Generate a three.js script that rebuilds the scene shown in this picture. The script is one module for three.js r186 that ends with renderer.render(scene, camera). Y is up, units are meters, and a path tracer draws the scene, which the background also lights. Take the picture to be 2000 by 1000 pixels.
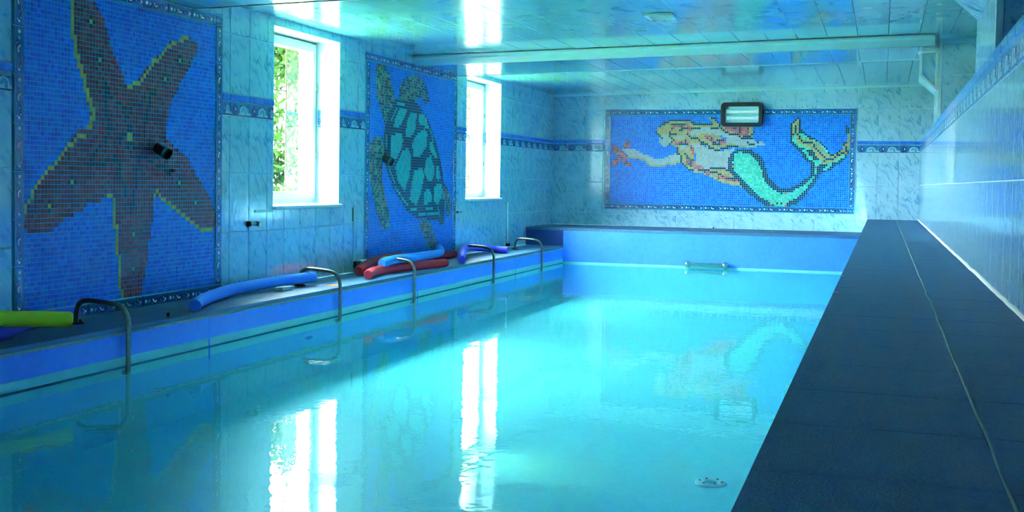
import * as THREE from 'three';
import { mergeGeometries } from 'three/addons/utils/BufferGeometryUtils.js';
import { RoundedBoxGeometry } from 'three/addons/geometries/RoundedBoxGeometry.js';

const scene = new THREE.Scene();
const renderer = new THREE.WebGLRenderer();
renderer.toneMapping = THREE.LinearToneMapping;
renderer.shadowMap.enabled = true;

// ---- camera: low over the right-hand deck, turned 18 degrees towards the windows ----
const EYE = new THREE.Vector3(0, 0.8056, 0), YAW = 0.31481, PITCH = 0.03631, ROLL = 0.0151;
const camera = new THREE.PerspectiveCamera(2 * Math.atan(500 / 2216.8) * 180 / Math.PI, 2, 0.05, 200);
{
  const fw = new THREE.Vector3(-Math.sin(YAW) * Math.cos(PITCH), -Math.sin(PITCH), -Math.cos(YAW) * Math.cos(PITCH));
  const rt = new THREE.Vector3(Math.cos(YAW), 0, -Math.sin(YAW)), up = new THREE.Vector3().crossVectors(rt, fw);
  const r2 = rt.clone().multiplyScalar(Math.cos(ROLL)).addScaledVector(up, Math.sin(ROLL));
  const u2 = up.clone().multiplyScalar(Math.cos(ROLL)).addScaledVector(rt, -Math.sin(ROLL));
  camera.quaternion.setFromRotationMatrix(new THREE.Matrix4().makeBasis(r2, u2, fw.clone().negate()));
  camera.position.copy(EYE);
  camera.setViewOffset(2000, 1000, 0, 65, 2000, 1000);
}

// ---- daylight: a bright, slightly cool overcast sky; it reaches the room through the windows only ----
scene.background = new THREE.Color().setRGB(0.72, 0.93, 1.0);
scene.backgroundIntensity = 40;
renderer.toneMappingExposure = 4.3;

// ================================================================= helpers
function rng(seed) { let a = seed >>> 0; return () => { a = (a + 0x6D2B79F5) | 0; let t = Math.imul(a ^ (a >>> 15), 1 | a); t = (t + Math.imul(t ^ (t >>> 7), 61 | t)) ^ t; return ((t ^ (t >>> 14)) >>> 0) / 4294967296; }; }
const rnd = rng(7);
const taken = {};
function numbered(name) { const n = taken[name] = (taken[name] ?? -1) + 1; return n ? name + '_' + String(n).padStart(3, '0') : name; }
function shadows(o) { o.traverse((c) => { if (c.isMesh) { c.castShadow = true; c.receiveShadow = true; } }); return o; }
function thing(name, label, category, group) {
  const o = new THREE.Group(); o.name = numbered(name); scene.add(o);
  o.userData = { label, category }; if (group) o.userData.group = group;
  return o;
}
function struct(name, geometry, material, label, category) {
  const o = geometry ? new THREE.Mesh(geometry, material) : new THREE.Group();
  o.name = name; scene.add(o); o.userData = { kind: 'structure' };
  if (label) o.userData.label = label; if (category) o.userData.category = category;
  return o;
}
function part(parent, name, geometry, material, pos, rot) {
  const m = new THREE.Mesh(Array.isArray(geometry) ? mergeGeometries(geometry.map(plain)) : geometry, material);
  m.name = name; if (pos) m.position.set(...pos); if (rot) m.rotation.set(...rot);
  parent.add(m); return m;
}
function plain(g) { const n = g.index ? g.toNonIndexed() : g; for (const k of Object.keys(n.attributes)) if (!['position', 'normal', 'uv'].includes(k)) n.deleteAttribute(k); return n; }
function bx(x0, x1, y0, y1, z0, z1) { // box with uv in metres
  const w = x1 - x0, h = y1 - y0, d = z1 - z0, g = new THREE.BoxGeometry(w, h, d);
  g.translate((x0 + x1) / 2, (y0 + y1) / 2, (z0 + z1) / 2);
  metreUV(g); return g;
}
function metreUV(g) {
  const p = g.attributes.position, n = g.attributes.normal, uv = new Float32Array(p.count * 2);
  for (let i = 0; i < p.count; i++) {
    const ax = Math.abs(n.getX(i)), ay = Math.abs(n.getY(i)), az = Math.abs(n.getZ(i));
    if (ax >= ay && ax >= az) { uv[2 * i] = -p.getZ(i); uv[2 * i + 1] = p.getY(i); } else if (ay >= az) { uv[2 * i] = p.getX(i); uv[2 * i + 1] = -p.getZ(i); } else { uv[2 * i] = p.getX(i); uv[2 * i + 1] = p.getY(i); }
  }
  g.setAttribute('uv', new THREE.BufferAttribute(uv, 2));
}
function rbox(w, h, d, r = 0.004, seg = 2) { return new RoundedBoxGeometry(w, h, d, seg, r); }
function cyl(r, len, seg = 24, r2 = r) { return new THREE.CylinderGeometry(r2, r, len, seg); }
function tube(points, r, seg = 48, rad = 14, tension = 0.5) { return new THREE.TubeGeometry(new THREE.CatmullRomCurve3(points.map((p) => new THREE.Vector3(...p)), false, 'catmullrom', tension), seg, r, rad, false); }
// a slab with a bevelled rim, face towards +z, no back: 10 triangles; uv (u0..) per metre or 0..1
const slabs = new Map();
function slab(w, h, t, bev, variant = 0, unit = false) {
  const key = [w.toFixed(3), h.toFixed(3), t, bev, variant, unit].join();
  if (slabs.has(key)) return slabs.get(key);
  const a = w / 2, b = h / 2, i = a - bev, j = b - bev, P = [], N = [], U = [];
  const ou = variant * 0.37, ov = variant * 0.61;
  const put = (x, y, z, n) => { P.push(x, y, z); N.push(...n); U.push(unit ? x / w + 0.5 : x + ou, unit ? y / h + 0.5 : y + ov); };
  const quad = (c, n) => { for (const k of [0, 1, 2, 0, 2, 3]) put(...c[k], n); };
  quad([[-i, -j, t], [i, -j, t], [i, j, t], [-i, j, t]], [0, 0, 1]);
  const s = Math.SQRT1_2;
  quad([[-a, -b, 0], [a, -b, 0], [i, -j, t], [-i, -j, t]], [0, -s, s]);
  quad([[a, -b, 0], [a, b, 0], [i, j, t], [i, -j, t]], [s, 0, s]);
  quad([[a, b, 0], [-a, b, 0], [-i, j, t], [i, j, t]], [0, s, s]);
  quad([[-a, b, 0], [-a, -b, 0], [-i, -j, t], [-i, j, t]], [-s, 0, s]);
  const g = new THREE.BufferGeometry();
  g.setAttribute('position', new THREE.Float32BufferAttribute(P, 3)); g.setAttribute('normal', new THREE.Float32BufferAttribute(N, 3)); g.setAttribute('uv', new THREE.Float32BufferAttribute(U, 2));
  slabs.set(key, g); return g;
}
// ---- value noise on a torus, for textures that repeat
function tileNoise(n, seed) { const r = rng(seed), a = new Float32Array(n * n); for (let i = 0; i < n * n; i++) a[i] = r(); return (u, v) => { u = ((u % 1) + 1) % 1 * n; v = ((v % 1) + 1) % 1 * n; const x = Math.floor(u), y = Math.floor(v), fx = u - x, fy = v - y, sx = fx * fx * (3 - 2 * fx), sy = fy * fy * (3 - 2 * fy), q = (i, j) => a[((j + n) % n) * n + ((i + n) % n)]; return (q(x, y) * (1 - sx) + q(x + 1, y) * sx) * (1 - sy) + (q(x, y + 1) * (1 - sx) + q(x + 1, y + 1) * sx) * sy; }; }
function dataTex(w, h, f, srgb) {
  const d = new Uint8Array(w * h * 4);
  for (let y = 0; y < h; y++) for (let x = 0; x < w; x++) { const c = f(x / w, y / h, x, y), k = (y * w + x) * 4; d[k] = c[0]; d[k + 1] = c[1]; d[k + 2] = c[2]; d[k + 3] = 255; }
  const t = new THREE.DataTexture(d, w, h); t.wrapS = t.wrapT = THREE.RepeatWrapping; t.magFilter = THREE.LinearFilter; t.minFilter = THREE.LinearMipmapLinearFilter; t.generateMipmaps = true;
  if (srgb) t.colorSpace = THREE.SRGBColorSpace; t.needsUpdate = true; return t;
}
function floatTex(w, h, f) {
  const d = new Float32Array(w * h * 4);
  for (let y = 0; y < h; y++) for (let x = 0; x < w; x++) { const v = f(x / w, y / h), k = (y * w + x) * 4; d[k] = d[k + 1] = d[k + 2] = v; d[k + 3] = 1; }
  const t = new THREE.DataTexture(d, w, h, THREE.RGBAFormat, THREE.FloatType); t.wrapS = t.wrapT = THREE.RepeatWrapping; t.magFilter = THREE.LinearFilter; t.needsUpdate = true; return t;
}
const clamp8 = (v) => Math.max(0, Math.min(255, Math.round(v)));
const mix = (a, b, t) => a.map((v, i) => v + (b[i] - v) * t);
const rep = (t, u, v = u) => { const c = t.clone(); c.repeat.set(u, v); c.needsUpdate = true; return c; };

// ================================================================= materials
const nA = tileNoise(8, 11), nB = tileNoise(24, 12), nC = tileNoise(64, 13), nD = tileNoise(160, 14);
// glazed wall tile: pale blue with slanting brushed veins (1 m of glaze)
const glaze = dataTex(1024, 1024, (u, v) => {
  const s = nA(u, v) * 0.45 + nB(u + v, v) * 0.55;
  const dab = nC(u + v * 0.5 + nB(u, v) * 0.03, v * 0.5 + nA(v, u) * 0.08), streak = Math.max(0, dab - 0.6) / 0.4;
  const fine = nD(u + v * 0.5, v * 0.5);
  let c = mix([160, 200, 214], [132, 180, 202], s);
  c = mix(c, [58, 124, 172], Math.min(0.6, streak * (0.15 + 0.9 * nB(v, u) * nA(u, v) * 1.6)));
  c = mix(c, [170, 218, 228], Math.max(0, fine - 0.66) * 0.7);
  return c.map(clamp8);
}, true);
const wavy = floatTex(512, 512, (u, v) => nB(u * 2, v) * 0.6 + nA(u, v) * 0.4);
const M = {};
M.tile = new THREE.MeshPhysicalMaterial({ map: glaze, roughness: 0.13, bumpMap: wavy, bumpScale: 0.0012, clearcoat: 0.25, clearcoatRoughness: 0.06 });
M.grout = new THREE.MeshStandardMaterial({ color: 0xa6d4dc, roughness: 0.9 });
M.render = new THREE.MeshStandardMaterial({ color: 0xd8d8d4, roughness: 0.95 });
// decor: border of the murals (crescents, dots, leaves) and the band (blooms and shells)
function canvas(w, h, draw) { const c = document.createElement('canvas'); c.width = w; c.height = h; draw(c.getContext('2d')); return c; }
function canvasTex(c, srgb = true) { const t = new THREE.CanvasTexture(c); if (srgb) t.colorSpace = THREE.SRGBColorSpace; t.magFilter = THREE.LinearFilter; return t; }
function drawBorder(x, relief) {
  const C = relief ? { bg: '#404040', mid: '#808080', hi: '#ffffff', lo: '#101010', tq: '#b0b0b0' } : { bg: '#0c4f88', mid: '#2678ac', hi: '#d6ecf4', lo: '#0a3468', tq: '#38b0b8' };
  x.fillStyle = C.bg; x.fillRect(0, 0, 256, 80);
  x.fillStyle = relief ? '#909090' : '#1c7f9c'; x.fillRect(0, 0, 256, 9); x.fillRect(0, 71, 256, 9);
  x.lineCap = 'round';
  x.strokeStyle = C.lo; x.lineWidth = 16; x.beginPath(); x.moveTo(70, 52); x.bezierCurveTo(120, 76, 170, 20, 225, 34); x.stroke();
  x.strokeStyle = C.lo; x.lineWidth = 8; x.beginPath(); x.arc(118, 30, 26, 0.2, 2.8); x.stroke();
  x.strokeStyle = C.mid; x.lineWidth = 5; x.beginPath(); x.moveTo(150, 60); x.bezierCurveTo(170, 66, 200, 62, 214, 46); x.stroke();
  x.beginPath(); x.moveTo(160, 22); x.bezierCurveTo(180, 14, 200, 18, 214, 30); x.stroke();
  x.strokeStyle = C.hi; x.lineWidth = 10; x.beginPath(); x.arc(124, 28, 22, 0.9, 2.9); x.stroke();
  x.fillStyle = C.hi; for (const [a, b, r] of [[28, 40, 11], [232, 42, 9], [214, 30, 5], [222, 56, 5]]) { x.beginPath(); x.arc(a, b, r, 0, 7); x.fill(); }
  x.fillStyle = C.tq; for (const [a, b, r] of [[62, 42, 11], [92, 58, 6], [180, 40, 6]]) { x.beginPath(); x.arc(a, b, r, 0, 7); x.fill(); }
  x.strokeStyle = C.mid; x.lineWidth = 3; for (let k = 0; k < 7; k++) { const a = k * 0.9; x.beginPath(); x.moveTo(28 + 12 * Math.cos(a), 40 + 12 * Math.sin(a)); x.lineTo(28 + 18 * Math.cos(a), 40 + 18 * Math.sin(a)); x.stroke(); }
}
function drawBand(x, relief) {
  const C = relief ? { bg: '#303030', mid: '#707070', hi: '#ffffff', lo: '#080808', pale: '#c0c0c0' } : { bg: '#1d6f9c', mid: '#3f9cc0', hi: '#cfe8f0', lo: '#0b2c6e', pale: '#8cc8dc' };
  x.fillStyle = C.bg; x.fillRect(0, 0, 256, 104);
  x.fillStyle = C.lo; x.fillRect(0, 96, 256, 8); x.beginPath(); x.moveTo(128, 22); x.lineTo(240, 22); x.lineTo(256, 60); x.lineTo(256, 30); x.lineTo(120, 30); x.fill();
  x.fillStyle = C.pale; x.beginPath(); x.moveTo(0, 96); x.lineTo(0, 70); x.quadraticCurveTo(10, 90, 34, 96); x.fill(); x.beginPath(); x.moveTo(100, 96); x.lineTo(128, 76); x.lineTo(256, 76); x.lineTo(256, 96); x.fill();
  x.fillStyle = C.lo; x.beginPath(); x.ellipse(60, 58, 46, 42, 0, 0, 7); x.fill();
  x.strokeStyle = C.mid; x.lineWidth = 3; x.beginPath(); x.ellipse(66, 56, 22, 26, 0, 0, 7); x.stroke(); x.beginPath(); x.ellipse(60, 58, 40, 38, 0, -1.4, 1.6); x.stroke();
  x.fillStyle = C.hi; x.beginPath(); x.moveTo(66, 38); x.lineTo(76, 56); x.lineTo(70, 68); x.lineTo(60, 66); x.lineTo(60, 48); x.fill();
  for (const [a, b] of [[24, 46], [26, 64], [36, 78], [38, 32]]) { x.beginPath(); x.arc(a, b, 4, 0, 7); x.fill(); }
  x.fillStyle = C.pale; x.beginPath(); x.ellipse(176, 70, 52, 46, 0, Math.PI, 2 * Math.PI); x.lineTo(228, 96); x.lineTo(124, 96); x.fill();
  x.strokeStyle = C.bg; x.lineWidth = 6; for (const r of [40, 28, 17]) { x.beginPath(); x.ellipse(178, 74, r * 0.8, r, 0, Math.PI, 2.25 * Math.PI); x.stroke(); }
  x.strokeStyle = C.hi; x.lineWidth = 5; x.beginPath(); x.ellipse(176, 70, 46, 40, 0, Math.PI, 1.8 * Math.PI); x.stroke();
}
M.border = new THREE.MeshPhysicalMaterial({ map: canvasTex(canvas(256, 80, (x) => drawBorder(x, false))), bumpMap: canvasTex(canvas(256, 80, (x) => drawBorder(x, true)), false), bumpScale: 0.003, roughness: 0.22, clearcoat: 0.2, clearcoatRoughness: 0.08 });
M.band = new THREE.MeshPhysicalMaterial({ map: canvasTex(canvas(256, 104, (x) => drawBand(x, false))), bumpMap: canvasTex(canvas(256, 104, (x) => drawBand(x, true)), false), bumpScale: 0.003, roughness: 0.22, clearcoat: 0.2, clearcoatRoughness: 0.08 });
const cobalt = dataTex(256, 256, (u, v) => mix([20, 88, 190], [44, 128, 208], nB(u, v * 0.5) * 0.7 + nC(u, v) * 0.3).map(clamp8), true);
M.cobalt = new THREE.MeshPhysicalMaterial({ map: rep(cobalt, 2), roughness: 0.18, clearcoat: 0.3, clearcoatRoughness: 0.06 });
M.mosaic = new THREE.MeshPhysicalMaterial({ vertexColors: true, roughness: 0.34, specularIntensity: 0.5 });
M.mosaicGrout = new THREE.MeshStandardMaterial({ color: 0x44a4c8, roughness: 0.9 });
// ceiling: glossy plastic boards with a faint marbled print
const marble = dataTex(512, 1024, (u, v) => {
  const w = nA(u, v * 0.5) * 0.6 + nB(u, v * 0.5) * 0.4, m = Math.max(0, nB(u * 0.5 + 0.1 * nA(u, v), v * 0.25) - 0.52) * 1.6;
  let c = mix([134, 202, 218], [112, 188, 212], w); c = mix(c, [64, 150, 204], Math.min(0.5, m * 0.6)); c = mix(c, [92, 174, 190], Math.max(0, nA(v, u) - 0.62) * 0.7);
  return c.map(clamp8);
}, true);
M.ceiling = new THREE.MeshPhysicalMaterial({ map: marble, roughness: 0.16, clearcoat: 0.6, clearcoatRoughness: 0.07, bumpMap: wavy, bumpScale: 0.0006 });
M.cornice = new THREE.MeshPhysicalMaterial({ color: 0x9fd4e0, roughness: 0.3, clearcoat: 0.3, clearcoatRoughness: 0.15 });
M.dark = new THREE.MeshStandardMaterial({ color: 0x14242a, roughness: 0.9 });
M.whiteTrim = new THREE.MeshPhysicalMaterial({ color: 0xcde8ec, roughness: 0.35 });
M.pvc = new THREE.MeshPhysicalMaterial({ color: 0xc4d4dc, roughness: 0.3, clearcoat: 0.2, clearcoatRoughness: 0.2 });
M.seal = new THREE.MeshStandardMaterial({ color: 0xb4c2c8, roughness: 0.7 });
M.glass = new THREE.MeshPhysicalMaterial({ color: 0xffffff, transmission: 1, thickness: 0, roughness: 0, ior: 1.5, side: THREE.DoubleSide });
// anthracite deck tile: gritty
const grit = dataTex(512, 512, (u, v) => { const g = nD(u, v) * 0.45 + nC(u, v) * 0.25 + nB(u, v) * 0.3, s = nD(v + 0.37, u + 0.11) > 0.86 ? 0.5 : 0; let c = mix([34, 78, 110], [54, 106, 140], g); c = mix(c, [88, 130, 164], s * 0.5); return c.map(clamp8); }, true);
const gritH = floatTex(512, 512, (u, v) => nD(u, v) * 0.6 + nC(u, v) * 0.4);
M.deck = new THREE.MeshStandardMaterial({ map: rep(grit, 3), bumpMap: rep(gritH, 3), bumpScale: 0.0012, roughness: 0.55 });
M.deckGrout = new THREE.MeshStandardMaterial({ map: rep(dataTex(256, 256, (u, v) => mix([86, 118, 112], [196, 212, 200], nC(u, v) * 0.5 + nD(u, v) * 0.5).map(clamp8), true), 6), roughness: 0.9 });
M.frieze = new THREE.MeshPhysicalMaterial({ map: rep(dataTex(512, 512, (u, v) => mix([40, 116, 234], [66, 138, 244], nA(u, v) * 0.5 + nC(u, v) * 0.25 + nD(u, v) * 0.25).map(clamp8), true), 0.5), roughness: 0.42 });
M.liner = new THREE.MeshStandardMaterial({ map: rep(dataTex(512, 512, (u, v) => mix([120, 210, 212], [138, 218, 218], nA(u, v) * 0.6 + nC(u, v) * 0.4).map(clamp8), true), 0.5), roughness: 0.5 });
M.water = new THREE.MeshPhysicalMaterial({ color: new THREE.Color().setRGB(0.62, 0.97, 0.99), transmission: 1, thickness: 0, ior: 1.333, roughness: 0, side: THREE.DoubleSide,
  bumpMap: floatTex(512, 512, (u, v) => nA(u, v) * 0.5 + nB(u, v) * 0.32 + nC(u, v) * 0.18), bumpScale: 0.0005 });
M.steel = new THREE.MeshPhysicalMaterial({ color: 0xb8bcb4, metalness: 1, roughness: 0.2 });
M.oldSteel = new THREE.MeshPhysicalMaterial({ map: rep(dataTex(256, 256, (u, v) => { const r = Math.max(0, nB(u, v) - 0.5) * 1.6 + Math.max(0, nD(u, v) - 0.75); return mix([120, 130, 126], [66, 66, 50], Math.min(1, r)).map(clamp8); }, true), 3, 2), metalness: 0.9, roughness: 0.3 });
M.black = new THREE.MeshPhysicalMaterial({ color: 0x0c1014, roughness: 0.35 });
M.rust = new THREE.MeshStandardMaterial({ color: 0x3a2a1c, roughness: 0.9 });
const foamBump = floatTex(256, 256, (u, v) => nC(u, v) * 0.5 + nD(u, v) * 0.5);
const foam = (hex) => new THREE.MeshStandardMaterial({ color: hex, roughness: 0.72, bumpMap: rep(foamBump, 8, 2), bumpScale: 0.0006 });

// ================================================================= measures (metres; water surface at y = 0)
const XL = -3.414, XP = -3.021, HL = 0.17, XD = -0.132, XG = 0.137, XR = 0.345, HR = 0.482, ZB = -11.874, ZE = -10.94, HB = 0.351, ZF = 2.6, CEIL = 1.785, SOFFIT = 1.712, DEPTH = 0.3;  // DEPTH: floor raised to its apparent level, since the water does not bend light
const BT = 1.262, BB = 1.147, BM = 1.222;            // band: top, bottom, joint between plain and patterned strip
const ROWS = [[0.172, 0.498], [0.502, 0.828], [0.832, 1.143], [1.266, 1.588], [1.592, 1.86]];
const WIN = [{ z0: -5.92, z1: -6.78, y0: 0.64, y1: 1.70 }, { z0: -9.17, z1: -10.10, y0: 0.65, y1: 1.715 }];
const OUT = 0.30, GLASS = 0.17;

// rectangles minus rectangles
function cut(rects, holes) {
  for (const h of holes) { const out = []; for (const r of rects) { if (h[1] <= r[0] || h[0] >= r[1] || h[3] <= r[2] || h[2] >= r[3]) { out.push(r); continue; } const [a, b, c, d] = r; if (h[0] > a) out.push([a, h[0], c, d]); if (h[1] < b) out.push([h[1], b, c, d]); const l = Math.max(a, h[0]), q = Math.min(b, h[1]); if (h[2] > c) out.push([l, q, c, h[2]]); if (h[3] < d) out.push([l, q, h[3], d]); } rects = out; }
  return rects.filter((r) => r[1] - r[0] > 0.012 && r[3] - r[2] > 0.012);
}
// lay tiles on a wall: place(s, y) -> position, turn -> rotation about y; s runs along the wall to the viewer's right
function layTiles(wall, s0, s1, phase, rows, holes, place, turn, seen, bands = true) {
  const rest = [], G = 0.003;
  const add = (r, mat, name, t, unit) => {
    const w = r[1] - r[0], h = r[3] - r[2], v = Math.floor(rnd() * 5), s = (r[0] + r[1]) / 2, y = (r[2] + r[3]) / 2;
    const g = slab(Math.round(w * 500) / 500, Math.round(h * 500) / 500, t + 0.0001 * 0, 0.0022, unit ? 0 : v, unit), p = place(s, y);
    if (seen(s)) part(wall, name, g, mat, p, [0, turn, 0]);
    else { const c = g.clone(); c.applyMatrix4(new THREE.Matrix4().makeRotationY(turn).setPosition(...p)); (rest[name] ??= { mat, list: [] }).list.push(c); }
  };
  for (let k = Math.floor((s0 - phase) / 0.2); k * 0.2 + phase < s1; k++) {
    const a = Math.max(s0, k * 0.2 + phase), b = Math.min(s1, (k + 1) * 0.2 + phase);
    for (const [c, d] of rows) for (const r of cut([[a + G / 2, b - G / 2, c, d]], holes)) add(r, M.tile, 'wall_tile', 0.005);
    if (bands) {
      for (const r of cut([[a + G / 2, b - G / 2, BM + 0.004, BT]], holes)) add(r, M.cobalt, 'band_strip', 0.011);
      for (const r of cut([[a + G / 2, b - G / 2, BB, BM]], holes)) add(r, M.band, 'band_tile', 0.007, true);
    }
  }
  for (const name of Object.keys(rest)) { const m = part(wall, name, rest[name].list, rest[name].mat); m.userData.kind = 'stuff'; }
}

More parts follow.
